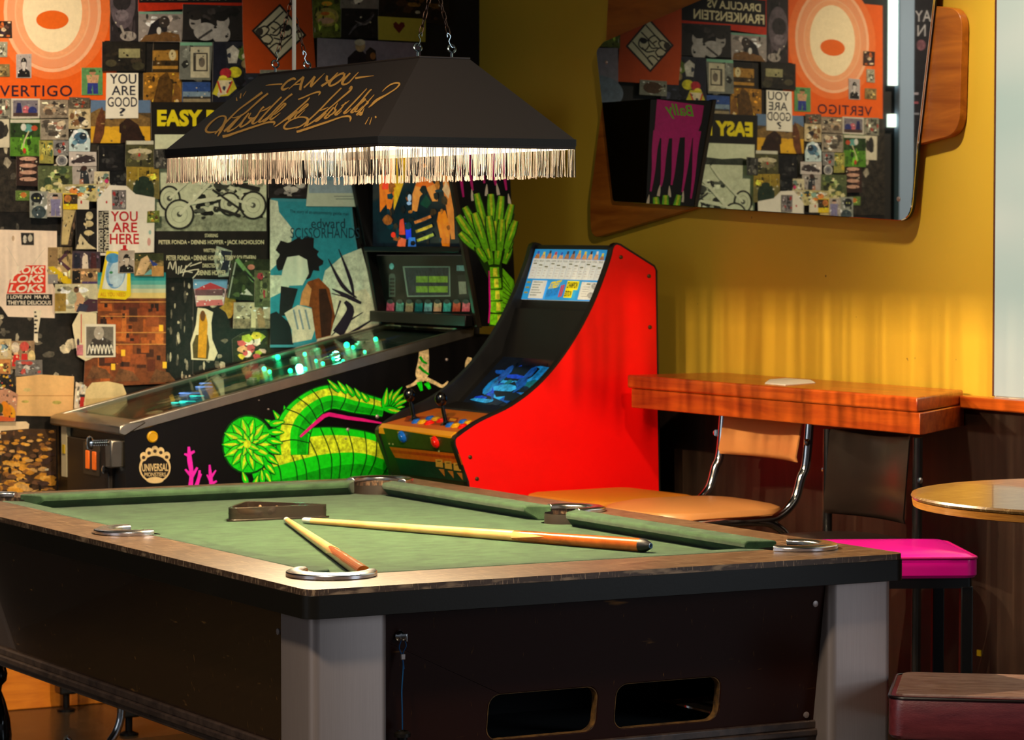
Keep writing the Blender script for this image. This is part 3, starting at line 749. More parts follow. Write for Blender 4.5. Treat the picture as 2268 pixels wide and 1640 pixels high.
pic('photo', 'tall cutout of cream trousers on dark ground', 'photo', [(134, 545), (158, 545), (170, 465), (138, 464)], (60, 46, 34), .3, lambda a, b: a.poly([(136, 542), (150, 542), (158, 500), (167, 466), (140, 465), (138, 500)], (196, 172, 116), .15))
pic('photo', 'black picture with cream hands and peak', 'photo', (168, 464, 216, 552), (20, 16, 14), .2, lambda a, b: (a.ell(198, 478, 8, 9, (206, 190, 150), .3), a.ell(196, 496, 11, 7, (206, 186, 140), .3), a.ell(196, 516, 10, 6, (196, 176, 130), .3), a.poly([(168, 552), (214, 552), (196, 540), (178, 518)], (206, 188, 150), .2)))

# --- white shirt sheet with red words
def yah(a, b):
    RD = (186, 26, 34)
    a.rect(218, 467, 241, 561, (28, 24, 22), 0)
    a.text('I LOVE ANIMALS', 0, 0, 1, 1, (214, 204, 180), .02, quad=[(241, 469), (241, 559), (231, 559), (231, 469)])
    a.text("THEY'RE DELICIOUS", 0, 0, 1, 1, (214, 204, 180), .02, quad=[(229, 469), (229, 559), (219, 559), (219, 469)])
    a.text('YOU', 245, 468, 305, 491, RD, .02); a.text('ARE', 248, 493, 304, 515, RD, .02); a.text('HERE', 243, 518, 308, 541, RD, .02)
    a.rect(272, 543, 280, 553, RD); a.rect(267, 552, 283, 556, RD); a.ell(236, 448, 2, 3, RD)
    a.ell(332, 515, 3, 5, (150, 180, 170)); a.ell(330, 536, 4, 9, (206, 150, 140))
pic('shirt_print', 'white shirt sheet with red words you are here', 'poster', [(240, 562), (312, 560), (341, 559), (343, 438), (300, 430), (280, 412), (243, 410), (215, 442), (215, 566), (240, 566)], (232, 222, 206), .05, yah)
pic('photo', 'grey and red photo on the neck of the white shirt sheet', 'photo', (248, 420, 279, 463), (120, 112, 112), .3, mess([(40, 34, 36), (170, 50, 50), (190, 182, 176)], 7, 31))
pic('photo', 'small green and yellow photo at right edge of white shirt sheet', 'photo', (326, 467, 354, 493), (110, 120, 50), .3, mess([(190, 150, 60), (80, 40, 30), (60, 90, 40)], 7, 32))

# --- pink shirt sheet with red block
def loks(a, b):
    a.ell(29, 528, 3, 6, (190, 160, 130)); a.line([(15, 545), (40, 590)], 1, (206, 190, 170)); a.line([(100, 550), (70, 590)], 1, (206, 190, 170))
    a.poly([(15, 651), (101, 649), (101, 588), (58, 588), (40, 606), (22, 620)], (222, 56, 36), .05)
    L_ = (240, 224, 200)
    a.text('LOKS', 34, 590, 98, 607, L_, .03, .25); a.text('LOKS', 22, 609, 98, 627, L_, .03, .25); a.text('LOKS', 19, 630, 97, 648, L_, .03, .25)
    a.rect(14, 652, 116, 677, (26, 24, 22)); a.text('I LOVE AN  MA AR', 17, 654, 110, 662, L_, .02); a.text("THEY'RE DELICIOUS", 17, 666, 113, 675, L_, .02)
pic('shirt_print', 'pinkish white shirt sheet with red block of slanted capitals', 'poster', [(18, 702), (121, 705), (122, 640), (104, 600), (126, 560), (126, 512), (-30, 508), (-30, 660), (3, 680)], (236, 212, 190), .05, loks)
pic('photo', 'tiny black photo of two cats at top of the pink shirt sheet', 'photo', (47, 515, 76, 542), (40, 36, 34), .2, lambda a, b: (a.ell(55, 530, 4, 9, (206, 196, 180)), a.ell(67, 528, 5, 8, (190, 180, 160))))
pic('cutting', 'white torn strip of letters hanging below the pink shirt sheet', 'poster', [(75, 758), (84, 760), (84, 740), (90, 700), (92, 688), (74, 686), (76, 720)], (226, 212, 186), .1, lambda a, b: [a.rect(76, 690+i*9, 80+i % 3*2, 694+i*9, (40, 34, 30)) for i in range(6)])

# --- middle row
pic('photo', 'tan picture of seesaw and purple legs', 'photo', [(106, 618), (160, 630), (160, 548), (106, 548)], (186, 160, 110), .2, lambda a, b: (a.rect(106, 549, 128, 590, (150, 120, 80), .2), a.poly([(106, 592), (118, 590), (158, 620), (158, 630), (140, 628)], (224, 190, 20), .08), a.line([(152, 556), (132, 578), (154, 598)], 8, (84, 52, 66), .1), a.rect(106, 608, 128, 628, (150, 144, 140), .1)))
pic('photo', 'photo of wedding group in dark suits', 'photo', (160, 557, 222, 598), (64, 50, 60), .3, lambda a, b: (a.poly([(182, 597), (196, 597), (194, 566), (186, 560), (182, 574)], (220, 200, 180), .1), a.poly([(163, 597), (178, 597), (178, 562), (164, 560)], (34, 34, 52), .3), a.poly([(200, 597), (214, 597), (212, 562), (202, 560)], (70, 30, 34), .3)))
pic('photo', 'tan photo of round head below the wedding group', 'photo', (160, 596, 222, 630), (150, 116, 80), .25, lambda a, b: (a.rect(160, 600, 178, 628, (24, 20, 20)), a.ell(200, 610, 6, 6, (50, 36, 30)), a.rect(182, 624, 222, 630, (70, 50, 100), .1)))
pic('photo', 'pale photo of person sitting on purple sofa', 'photo', (121, 630, 216, 694), (206, 196, 160), .15, lambda a, b: (a.poly([(190, 692), (216, 690), (216, 664), (196, 662), (176, 676)], (66, 36, 50), .2), a.ell(169, 642, 6, 7, (110, 76, 54), .1), a.poly([(166, 690), (178, 690), (188, 662), (176, 648), (164, 652)], (206, 160, 120), .15), a.poly([(168, 692), (190, 692), (196, 676), (176, 672)], (50, 50, 70), .2), a.rect(121, 650, 146, 690, (150, 120, 50), .3), a.ell(160, 660, 10, 14, (178, 180, 150), .3)))
def town(a, b):
    for i, c in enumerate(((24, 130, 140), (44, 150, 150), (90, 170, 160), (150, 186, 166), (204, 200, 160), (226, 196, 120))):
        a.rect(216, 604+i*9, 367, 616+i*9, c, .05)
    r = random.Random(9)
    for i in range(34):
        x = r.uniform(216, 340); y = r.uniform(660, 815); w_, h_ = r.uniform(16, 44), r.uniform(16, 44)
        a.rect(x, y, min(x+w_, 367), min(y+h_, 848), r.choice([(170, 84, 30), (136, 60, 24), (196, 108, 44), (96, 40, 20), (150, 74, 34), (70, 34, 20)]), .3)
    for i in range(22):
        x = r.uniform(220, 350); y = r.uniform(668, 820); a.rect(x, y, x+r.uniform(4, 9), y+r.uniform(6, 11), r.choice([(60, 28, 16), (40, 20, 14)]), .1)
    for x, y in ((268, 775), (246, 806), (360, 802), (352, 720)): a.rect(x, y, x+9, y+14, (252, 196, 50))
    for y in (668, 700, 736, 762): a.rect(222, y, 367, y+2, (206, 140, 70), .2)
    for x, y in ((190, 830), (250, 836), (330, 838)): a.poly([(x, y+10), (x+60, y+8), (x+44, y-12), (x+14, y-20)], (110, 70, 40), .4)
pic('poster', 'picture of orange wooden town under teal sky', 'poster', [(185, 858), (367, 850), (367, 604), (216, 604), (216, 720), (190, 760)], (120, 62, 28), .3, town)
pic('card', 'yellow framed card of a pale blue face', 'card', [(216, 660), (278, 664), (290, 655), (288, 560), (236, 556)], (236, 206, 20), .05,
    lambda a, b: (a.poly([(226, 640), (280, 645), (283, 570), (240, 566)], (226, 226, 210), .05), a.ell(256, 604, 22, 36, (120, 166, 206), .2, rot=-6), a.ell(258, 608, 17, 29, (186, 208, 222), .15, rot=-6), a.ell(250, 572, 16, 11, (70, 140, 190), .2), a.ell(246, 604, 4, 3, (60, 140, 90)), a.line([(240, 630), (250, 632)], 3, (70, 120, 180)), a.text('ALL YOU NEED', 222, 648, 278, 657, (214, 130, 20), .01)))
pic('photo', 'black and white portrait of person in dark shirt beside the blue face', 'photo', (262, 555, 299, 605), (170, 154, 140), .1, portrait((176, 160, 146), (196, 180, 164), (26, 22, 22), (26, 22, 22)))
pic('photo', 'photo of bare knee and hands on blue cloth', 'photo', (298, 562, 362, 612), (120, 100, 60), .3, lambda a, b: (a.rect(298, 562, 362, 578, (54, 58, 30), .4), a.poly([(300, 610), (320, 608), (334, 580), (326, 566), (312, 574)], (214, 176, 130), .2), a.poly([(330, 574), (350, 586), (340, 592)], (44, 64, 140), .2), a.poly([(318, 610), (340, 608), (334, 596)], (110, 170, 170), .2), a.rect(336, 590, 362, 612, (190, 140, 80), .2)))
pic('photo', 'photo of house with red tiled roof and pink wall', 'photo', [(435, 679), (495, 676), (505, 620), (427, 618)], (200, 170, 170), .1, lambda a, b: (a.poly([(428, 640), (503, 640), (504, 620), (428, 619)], (110, 160, 196), .1), a.poly([(429, 643), (500, 640), (466, 626)], (184, 60, 66), .1), a.rect(432, 642, 494, 656, (110, 74, 80), .2), a.rect(436, 655, 494, 666, (226, 210, 190), .1), a.poly([(435, 679), (494, 676), (492, 664), (436, 666)], (206, 110, 110), .1)))
pic('cutting', 'brown animal head cutout beside the red roofed house', 'poster', [(506, 706), (512, 704), (518, 692), (531, 688), (524, 676), (520, 656), (508, 650), (500, 658), (496, 676), (486, 682), (500, 692)], (166, 130, 46), .4, None)
pic('photo', 'pale green and navy cutting over the film poster credits', 'photo', [(484, 614), (506, 612), (514, 556), (480, 545), (474, 576)], (150, 160, 140), .2, lambda a, b: a.poly([(484, 610), (504, 604), (513, 558), (486, 554), (496, 574)], (34, 38, 50), .2))
pic('photo', 'dark green picture with pale diagonal stalks', 'photo', [(502, 660), (600, 672), (600, 575), (516, 572)], (36, 44, 24), .5, lambda a, b: (a.line([(524, 574), (560, 620), (600, 645)], 9, (110, 150, 90), .3), a.line([(522, 580), (506, 660)], 3, (150, 160, 140)), a.line([(540, 600), (596, 656)], 5, (30, 34, 30)), a.poly([(546, 640), (560, 655), (532, 652)], (200, 196, 180), .2), a.ell(556, 592, 8, 6, (190, 120, 100), .2)))
pic('photo', 'grey photo of seated dog beside the blue cloud poster', 'photo', [(516, 728), (600, 728), (600, 670), (518, 670)], (176, 164, 136), .2, lambda a, b: (a.rect(517, 706, 598, 728, (130, 116, 90), .5), a.rect(556, 672, 566, 726, (206, 190, 150), .1), a.poly([(572, 726), (588, 726), (584, 690), (576, 680), (568, 690)], (150, 120, 84), .3)))
pic('cutting', 'cutout of person in golden dress with white outline', 'poster', [(424, 797), (474, 799), (482, 782), (470, 752), (468, 716), (472, 692), (456, 684), (438, 682), (434, 720), (422, 760)], (226, 214, 176), .1,
    lambda a, b: (a.poly([(428, 794), (460, 796), (464, 770), (460, 742), (434, 742), (426, 764)], (80, 66, 28), .3), a.poly([(438, 792), (456, 794), (458, 760), (460, 716), (456, 696), (442, 696), (440, 730)], (214, 150, 24), .2), a.ell(449, 700, 6, 12, (110, 66, 24), .2)))
pic('photo', 'bright clipping of pink flowers and yellow gloves', 'photo', [(516, 802), (600, 800), (600, 732), (540, 736), (514, 752)], (40, 42, 22), .3, mess([(226, 190, 170), (230, 206, 60), (226, 170, 120), (206, 90, 90), (240, 226, 206), (170, 190, 60)], 16, 41, .15, .4))
pic('photo', 'small grey and white photo at lower left of blue cloud poster', 'photo', (563, 600, 603, 680), (86, 92, 60), .4, mess([(50, 56, 36), (150, 50, 60), (130, 140, 90)], 7, 42))

# --- blue cloud film poster
def cloud(a, b):
    a.poly([(600, 760), (840, 760), (838, 700), (780, 520), (775, 448), (600, 446)], (40, 132, 148), .12)
    for pts in ([(598, 600), (640, 560), (650, 510), (618, 470), (615, 446), (598, 442)], [(700, 680), (838, 690), (800, 550), (760, 566), (720, 600)], [(598, 660), (640, 640), (640, 610), (598, 610)]):
        a.poly(pts, (196, 202, 178), .25)
    a.poly([(700, 764), (846, 760), (842, 690), (810, 640), (720, 660)], (206, 200, 170), .25)
    r = random.Random(4)
    pts = []
    for i in range(40):
        t = -2*math.pi*i/40; q = r.uniform(.75, 1.12)
        pts.append((662+52*q*math.cos(t), 570+48*q*math.sin(t)))
    a.poly(pts, (20, 18, 20), .1)
    a.poly([(620, 634), (670, 632), (684, 606), (680, 576), (662, 566), (636, 570), (626, 598)], (200, 206, 184), .06)
    a.poly([(598, 764), (650, 764), (642, 716), (612, 690), (598, 696)], (18, 16, 22), .1)
    a.poly([(618, 700), (642, 700), (660, 640), (622, 634)], (28, 26, 28), .2)
    a.poly([(648, 760), (690, 752), (706, 706), (690, 684), (660, 676), (630, 694), (646, 730)], (206, 190, 166), .15)
    for x in (650, 662, 676): a.line([(x, 686), (x+10, 730)], 4, (120, 130, 140), .2)
    a.poly([(700, 752), (732, 744), (742, 700), (730, 640), (706, 616), (682, 624), (668, 650), (664, 674), (690, 682)], (126, 62, 24), .3)
    a.poly([(664, 676), (684, 678), (690, 640), (680, 628), (670, 646)], (210, 140, 84), .15)
    a.poly([(712, 748), (732, 742), (736, 690), (722, 640), (706, 640), (708, 700)], (54, 26, 16), .3)
    for p, wd in (([(727, 574), (758, 632), (790, 660)], [2, 9, 3]), ([(750, 552), (776, 620), (784, 660)], [2, 8, 3]), ([(735, 640), (768, 656), (800, 672)], [2, 10, 6]), ([(734, 650), (780, 662)], [2, 4]), ([(754, 666), (738, 716)], [5, 1]), ([(804, 692), (760, 720), (734, 744)], [2, 5, 2]), ([(838, 700), (790, 730), (770, 740)], [2, 6, 2]), ([(748, 740), (776, 690), (764, 668)], [26, 18, 8])):
        a.line(p, wd, (34, 26, 40), .1, 4)
    D_ = (20, 52, 66)
    a.text('The story of an uncommonly gentle man', 642, 465, 772, 477, D_, .006, quad=[(642, 464), (772, 470), (772, 480), (642, 474)])
    a.text('edward', 689, 484, 764, 506, D_, .004); a.text('SCISSORHANDS', 643, 505, 796, 528, D_, .0)
pic('poster', 'blue cloud film poster with dark hair shape and black blades', 'poster', [(598, 770), (848, 768), (845, 690), (800, 600), (786, 520), (778, 444), (640, 440), (600, 438)], (60, 136, 150), .12, cloud)
pic('photo', 'black and white photo of a band beside the pale notice', 'photo', (594, 396, 680, 440), (30, 28, 30), .3, mess([(150, 144, 140), (90, 86, 86), (60, 56, 58), (196, 190, 180)], 9, 51))
pic('poster', 'pale blue notice overlapping the blue cloud film poster', 'poster', [(678, 457), (795, 458), (786, 400), (776, 330), (690, 330)], (186, 196, 176), .06, lambda a, b: (a.poly([(684, 428), (786, 428), (780, 386), (684, 386)], (146, 166, 178), .12), a.rect(690, 334, 772, 400, (120, 160, 180), .3), a.rect(740, 434, 782, 436, (130, 140, 130)), a.rect(744, 440, 784, 442, (130, 140, 130))))

# --- lower left
pic('cutting', 'cream surf leaflet with thin red line', 'poster', [(160, 720), (172, 790), (190, 800), (214, 790), (214, 694), (176, 690)], (222, 206, 170), .06, lambda a, b: (a.rect(179, 696, 181, 760, (196, 60, 50)), a.rect(170, 764, 184, 788, (200, 120, 130), .3), a.ell(173, 758, 3, 8, (60, 44, 60))))
pic('photo', 'white bordered grey photo of person with white handwriting', 'photo', [(189, 793), (256, 791), (256, 719), (188, 718)], (226, 216, 196), .03,
    lambda a, b: (a.rect(191, 724, 251, 788, (110, 102, 92), .2), a.poly([(194, 788), (250, 788), (246, 756), (224, 744), (204, 752)], (56, 50, 46), .3), a.ell(219, 738, 11, 15, (176, 164, 150), .2), [a.line([(194+i*8, 784), (198+i*8, 764), (202+i*8, 782)], 2.4, (232, 224, 206), 0, 3) for i in range(7)]))
pic('photo', 'photo of people in bright red skirts', 'photo', (22, 756, 76, 818), (150, 120, 90), .3, lambda a, b: (a.poly([(26, 812), (46, 812), (42, 786), (30, 786)], (206, 30, 26), .1), a.poly([(46, 808), (62, 808), (60, 784), (48, 784)], (196, 40, 34), .1), a.ell(34, 770, 9, 12, (206, 190, 170), .3), a.ell(54, 768, 10, 11, (190, 70, 60), .3), a.ell(70, 792, 8, 16, (214, 190, 130), .3)))
pic('photo', 'striped umbrella clipping left of the red skirts', 'photo', (-20, 752, 26, 796), (200, 176, 130), .2, mess([(40, 60, 80), (206, 190, 160), (120, 150, 160), (196, 160, 100)], 8, 61))
pic('photo', 'brown snapshot below the striped umbrella', 'photo', (-20, 796, 23, 828), (196, 130, 70), .2, mess([(150, 90, 50), (90, 56, 34)], 4, 62))
pic('photo', 'grey sneaker photo below the red skirts', 'photo', (34, 798, 94, 832), (110, 104, 100), .25, mess([(206, 196, 186), (60, 56, 60), (150, 150, 150), (180, 70, 60)], 9, 63))
pic('photo', 'black clipping full of coloured sweets', 'photo', (-10, 828, 33, 864), (30, 26, 24), .2, mess([(206, 160, 40), (190, 60, 50), (80, 120, 90), (206, 190, 160), (70, 80, 130)], 18, 64, .08, .22))
pic('card', 'folded peach coloured menu with faint green marks', 'card', [(36, 921), (162, 924), (164, 834), (90, 830), (36, 836)], (226, 178, 116), .06, lambda a, b: (a.rect(37, 876, 162, 878, (196, 140, 80), .1), a.ell(56, 890, 8, 3, (180, 160, 80), .3), a.ell(126, 892, 10, 4, (176, 160, 80), .3), a.ell(60, 864, 9, 4, (214, 186, 120), .2)))
pic('photo', 'photo of oranges and bananas in a white bowl', 'photo', [(-20, 934), (34, 934), (40, 874), (18, 862), (-20, 866)], (196, 140, 110), .15, lambda a, b: (a.ell(20, 914, 14, 18, (232, 160, 20), .15, rot=20), a.ell(14, 908, 10, 20, (222, 130, 14), .15, rot=20), a.ell(2, 905, 5, 10, (60, 66, 20), .2), a.poly([(-18, 933), (30, 933), (34, 926), (-18, 920)], (214, 90, 40), .1)))
pic('cutting', 'long pale torn paper strip above the rock photo', 'poster', [(-20, 972), (60, 970), (65, 940), (58, 934), (-20, 936)], (230, 204, 164), .05, None)
pic('photo', 'red and white race car clipping beside the peach menu', 'photo', [(164, 905), (190, 908), (192, 856), (168, 846)], (220, 200, 176), .1, lambda a, b: (a.poly([(176, 905), (186, 905), (188, 880), (178, 878)], (190, 40, 30), .1), a.rect(176, 874, 190, 880, (40, 36, 40))))
pic('card', 'pale cream envelope tucked behind the pinball glass', 'card', [(184, 910), (270, 905), (280, 872), (272, 852), (240, 845), (204, 848), (190, 864)], (222, 196, 142), .08, lambda a, b: a.poly([(190, 908), (270, 904), (276, 880), (190, 884)], (208, 178, 120), .08))
def rocks(a, b):
    r = random.Random(12)
    for i in range(150):
        y = 955+(i/150)**1.0*140; x = r.uniform(-20, 118); s = 5+(y-955)*.05
        a.poly([(x+s*r.uniform(.8, 1.5)*math.cos(-t), y+s*.6*r.uniform(.7, 1.1)*math.sin(-t)) for t in (0, .9, 1.8, 2.7, 3.6, 4.5, 5.4)], r.choice([(214, 150, 50), (196, 134, 44), (226, 170, 76), (150, 100, 50), (110, 76, 52), (66, 46, 40), (206, 160, 96)]), .3)
pic('photo', 'large photo of yellow boulders in a heap', 'photo', [(2, 1130), (126, 1130), (124, 952), (60, 950), (2, 955)], (70, 48, 30), .3, rocks)
# poster past the end of the wall, only seen at the mirror's right edge
A_ = [mir(x, y, YW-.004) for x, y in ((2064, -40), (2016, -40), (2016, 330), (2064, 330))]
def mpic():
    def fn(px, py, lift):
        p = mir(px, py, YW-.004); return p+np.array([0, -lift, 0])
    a = Art(fn); pts = [(2014, 300), (2078, 300), (2078, -60), (2014, -60)]
    slab(a, pts, .0015); a.poly(pts, (24, 20, 26), .3)
    a.text('AY', 0, 0, 1, 1, (170, 166, 170), .0, quad=[(2062, 22), (2027, 24), (2027, 48), (2062, 48)])
    a.text('N', 0, 0, 1, 1, (170, 166, 170), .0, quad=[(2050, 54), (2032, 56), (2032, 80), (2050, 80)])
    a.ell(2040, 100, 10, 12, (110, 70, 80), .4); a.rect(2022, 205, 2034, 210, (150, 140, 150)); a.rect(2022, 225, 2034, 230, (140, 70, 80)); a.rect(2022, 250, 2036, 254, (120, 120, 130))
    tag(a.build('poster', M_print), 'dark film poster past the wall end reflected at mirror edge', 'poster', GRP)
mpic()

# ------------------------------------------------------------------ pool table
ZT = 0.766           # rail top
ZC = ZT-.024         # cloth
OX0, OX1, OY0, OY1 = -.127, 1.075, -.175, 1.868      # outer edge of the rails
IX0, IX1, IY0, IY1 = 0.0, .955, 0.0, 1.735           # wood / cushion line
MX, MY = (IX0+IX1)/2, (IY0+IY1)/2
M_rail = scratched('brown_rail_laminate', (76, 57, 44), (156, 128, 100), .34, .59, .45)
M_black = pm('black_vinyl', (24, 20, 14), .36, spec=.3, bump=.05, bscale=200)
M_cloth = pm('green_cloth', (38, 58, 40), .95, vscale=22, bump=.4, bscale=700, sheen=.12, stretch=(1, 1.6, 1), spec=.1, rgb2=(60, 88, 62))
M_body = scratched('brown_body_laminate', (46, 19, 9), (150, 100, 50), .32, .712, .14, 9)
M_side = scratched('brown_side_laminate', (40, 22, 10), (170, 116, 56), .24, .70, .7, 9, .5)
M_alu = pm('brushed_metal', (176, 158, 150), .44, metal=.62, var=.05, vscale=30, stretch=(20, 20, .4))
M_chrome = pm('chrome', (226, 226, 226), .08, metal=1)
M_leather = pm('pocket_leather', (34, 26, 20), .6, bump=.2)
M_void = pm('dark_inside', (6, 5, 4), .9)
M_plywood = pm('bare_wood_edge', (30, 18, 10), .7, vscale=60, rgb2=(150, 104, 46))
M_trimdark = pm('dark_moulding', (44, 34, 32), .35, var=.3, vscale=40, rgb2=(84, 66, 56))

T = thing('pool_table', 'green cloth pool table with brown rails and metal corner legs', 'pool table', (MX, MY, 0))
PK = [(IX0+.012, IY0+.012, 225), (IX1-.012, IY0+.012, 315), (IX1-.012, IY1-.012, 45), (IX0+.012, IY1-.012, 135)]
RC = .058
def frame_hole():
    pts = []
    # counter-clockwise round the inner opening with pocket bites
    pts += arc(PK[0][0], PK[0][1], RC, 101.9, 348.1, 14)
    pts += arc(PK[1][0], PK[1][1], RC, 191.9, 438.1, 14)
    pts += arc(IX1+.012, MY, RC*.9, -103.3, 103.3, 10)
    pts += arc(PK[2][0], PK[2][1], RC, -78.1, 168.1, 14)
    pts += arc(PK[3][0], PK[3][1], RC, 11.9, 258.1, 14)
    pts += arc(IX0-.012, MY, RC*.9, 76.7, 283.3, 10)
    return pts
HOLE = frame_hole()
outer = rrect(OX0, OX1, OY0, OY1, .022)
MB().prism(outer, 'z', ZT-.012, ZT, [HOLE]).build('rail_top', M_rail, T, bevel=.004, seg=3)
ring_in = rrect(OX0+.03, OX1-.03, OY0+.03, OY1-.03, .02)
MB().prism(rrect(OX0-.002, OX1+.002, OY0-.002, OY1+.002, .024), 'z', ZT-.049, ZT-.0105, [ring_in]).build('rail_fascia', M_black, T, bevel=.006, seg=3)
MB().prism(rrect(OX0+.03, OX1-.03, OY0+.03, OY1-.03, .01), 'z', ZT-.050, ZT-.046).build('rail_underside', M_black, T)
# cloth bed with pocket openings cut out of its outline
bed = []
bed += arc(PK[0][0], PK[0][1], .05, 90, 0, 8)
bed += arc(PK[1][0], PK[1][1], .05, 180, 90, 8)
bed += arc(IX1-.004, MY, .045, 260, 100, 8)
bed += arc(PK[2][0], PK[2][1], .05, 270, 180, 8)
bed += arc(PK[3][0], PK[3][1], .05, 0, -90, 8)
bed += arc(IX0+.004, MY, .045, 80, -80, 8)
MB().prism(bed, 'z', ZC-.02, ZC).build('bed_cloth', M_cloth, T)
def cushion(p, q, n, up=.008):
    """p,q: back-edge ends; n: unit vector towards the bed"""
    p = np.array(p, float); q = np.array(q, float); n = np.array(n, float)
    t = (q-p)/np.linalg.norm(q-p); cw = .048
    P = lambda a, b, z: tuple(list(a+b)+[z])
    e = t*.036
    lo = [P(p, t*.012, ZC), P(q, -t*.012, ZC), P(q, n*.020-t*.022, ZC), P(p, n*.020+t*.022, ZC)]
    m = MB()
    z1 = ZT+up; zn = z1-.006; zu = z1-.014
    A = [[P(p, t*0, ZC), P(p, t*0, z1), P(p, n*cw*.9+e*.9, z1-.001), P(p, n*cw+e, zn), P(p, n*cw*.96+e, zu), P(p, n*.022+e*.5, ZC)],
         [P(q, t*0, ZC), P(q, t*0, z1), P(q, n*cw*.9-e*.9, z1-.001), P(q, n*cw-e, zn), P(q, n*cw*.96-e, zu), P(q, n*.022-e*.5, ZC)]]
    m.hexa(A[0], A[1])
    return m.build('cushion', M_cloth, T, bevel=.003)
g, sg = .067, .052
cushion((IX0+g, IY0), (IX1-g, IY0), (0, 1), .0012); cushion((IX1-g, IY1), (IX0+g, IY1), (0, -1))
cushion((IX0, IY0+g), (IX0, MY-sg), (1, 0), .0012); cushion((IX0, MY+sg), (IX0, IY1-g), (1, 0), .0012)
cushion((IX1, MY-sg), (IX1, IY0+g), (-1, 0)); cushion((IX1, IY1-g), (IX1, MY+sg), (-1, 0))
# pockets: leather cups
for cx, cy, rr in [(p[0], p[1], RC) for p in PK]+[(IX1+.012, MY, RC*.9), (IX0-.012, MY, RC*.9)]:
    m = MB()
    n = 24; vs = []
    for r_, z in ((rr, ZT-.004), (rr, ZT-.045), (rr*.8, ZT-.10), (0.001, ZT-.105)):
        vs += [(cx+r_*math.cos(2*math.pi*j/n), cy+r_*math.sin(2*math.pi*j/n), z) for j in range(n)]
    m.add(vs, [(i*n+j, i*n+(j+1) % n, (i+1)*n+(j+1) % n, (i+1)*n+j) for i in range(3) for j in range(n)])
    m.build('pocket', M_leather, T)
M_iron = pm('polished_iron', (222, 222, 226), .22, metal=1)
# polished pocket irons
def iron(cx, cy, ang, spread, r, side=False):
    path = []
    a0, a1 = ang-spread, ang+spread
    path = [(cx+r*math.cos(R(a)), cy+r*math.sin(R(a)), ZT) for a in np.linspace(a0, a1, 22)]
    d = np.array([math.cos(R(ang)), math.sin(R(ang))])
    s0 = np.array(path[0]); s1 = np.array(path[-1])
    out = np.array([-d[0], -d[1], 0])
    path = [s0+out*.016]+path+[s1+out*.016]
    ww = [.020]+[.024+.012*math.sin(math.pi*i/21) for i in range(22)]+[.020]
    m = MB().band(path, ww, .011, -1)
    return m.build('pocket_iron', M_iron, T, bevel=.0015, seg=2)
for cx, cy, a in PK: iron(cx+.004*math.cos(R(a)), cy+.004*math.sin(R(a)), a, 92, .053)
iron(IX1+.004, MY, 0, 80, .050); iron(IX0-.004, MY, 180, 80, .050)
# sloping body panels
def slope_panel(name, a, b, ztop, zbot, nrm, push, th, holes=None):
    pass
zb0, zb1 = .455, ZT-.049
FY0, FY1 = -.121, -.082       # end panel: Y at top / bottom
def endpt(x, z):
    t = (zb1-z)/(zb1-zb0); return FY0+(FY1-FY0)*t
cut1 = [tuple(atplane(px, py, (0, FY0, zb1), (0, 1, (FY1-FY0)/(zb1-zb0)))[[0, 2]]) for px, py in ((1085, 1635), (1318, 1612), (1326, 1521), (1083, 1540))]
cut2 = [tuple(atplane(px, py, (0, FY0, zb1), (0, 1, (FY1-FY0)/(zb1-zb0)))[[0, 2]]) for px, py in ((1362, 1622), (1588, 1606), (1598, 1498), (1366, 1516))]
def squareup(c):
    x0 = min(p[0] for p in c); x1 = max(p[0] for p in c); z0 = np.mean([c[0][1], c[1][1]]); z1 = np.mean([c[2][1], c[3][1]])
    return x0, x1, z0, z1
H1 = squareup(cut1); H2 = squareup(cut2)
zc0 = (H1[2]+H2[2])/2; zc1 = (H1[3]+H2[3])/2
holes = [rrect(H1[0], H1[1], zc0, zc1, .022), rrect(H2[0], H2[1], zc0, zc1, .022)]
pan = MB().prism([(OX0+.06, zb0), (OX1-.06, zb0), (OX1-.06, zb1), (OX0+.06, zb1)], 'y', 0, .018, holes)
pan.v = [(x, y+endpt(x, z), z) for x, y, z in pan.v]
pan.build('end_panel', M_body, T, bevel=.0015)
for h in holes:
    m = MB().prism([((x-np.mean([p[0] for p in h]))*1.0+np.mean([p[0] for p in h]), z) for x, z in h], 'y', .001, .017,
                   [[((x-np.mean([p[0] for p in h]))*.985+np.mean([p[0] for p in h]), (z-zc0-(zc1-zc0)/2)*.975+zc0+(zc1-zc0)/2) for x, z in h]])
    m.v = [(x, y+endpt(x, z), z) for x, y, z in m.v]
    m.build('opening_edge', M_plywood, T)
# ball return trough behind the openings
MB().box(.18, .78, FY1+.03, FY1+.30, zb0-.002, zb0+.012).box(.18, .78, FY1+.29, FY1+.30, zb0, zc1+.05).build('ball_tray', M_void, T)
SX0, SX1 = OX0+.055, OX0+.098   # side panel: X at top / bottom
for s, xs in ((1, (SX0, SX1)), (-1, (OX1-.055, OX1-.098))):
    m = MB().prism([(OY0+.10, zb0), (OY1-.10, zb0), (OY1-.10, zb1), (OY0+.10, zb1)], 'x', 0, .018*s)
    m.v = [(x+xs[0]+(xs[1]-xs[0])*(zb1-z)/(zb1-zb0), y, z) for x, y, z in m.v]
    m.build('side_panel', M_side, T, bevel=.0015)
m = MB().prism([(OX0+.06, zb0), (OX1-.06, zb0), (OX1-.06, zb1), (OX0+.06, zb1)], 'y', 0, .018)
m.v = [(x, y+OY1-.072+.03*(zb1-z)*-1, z) for x, y, z in m.v]
m.build('end_panel', M_body, T)
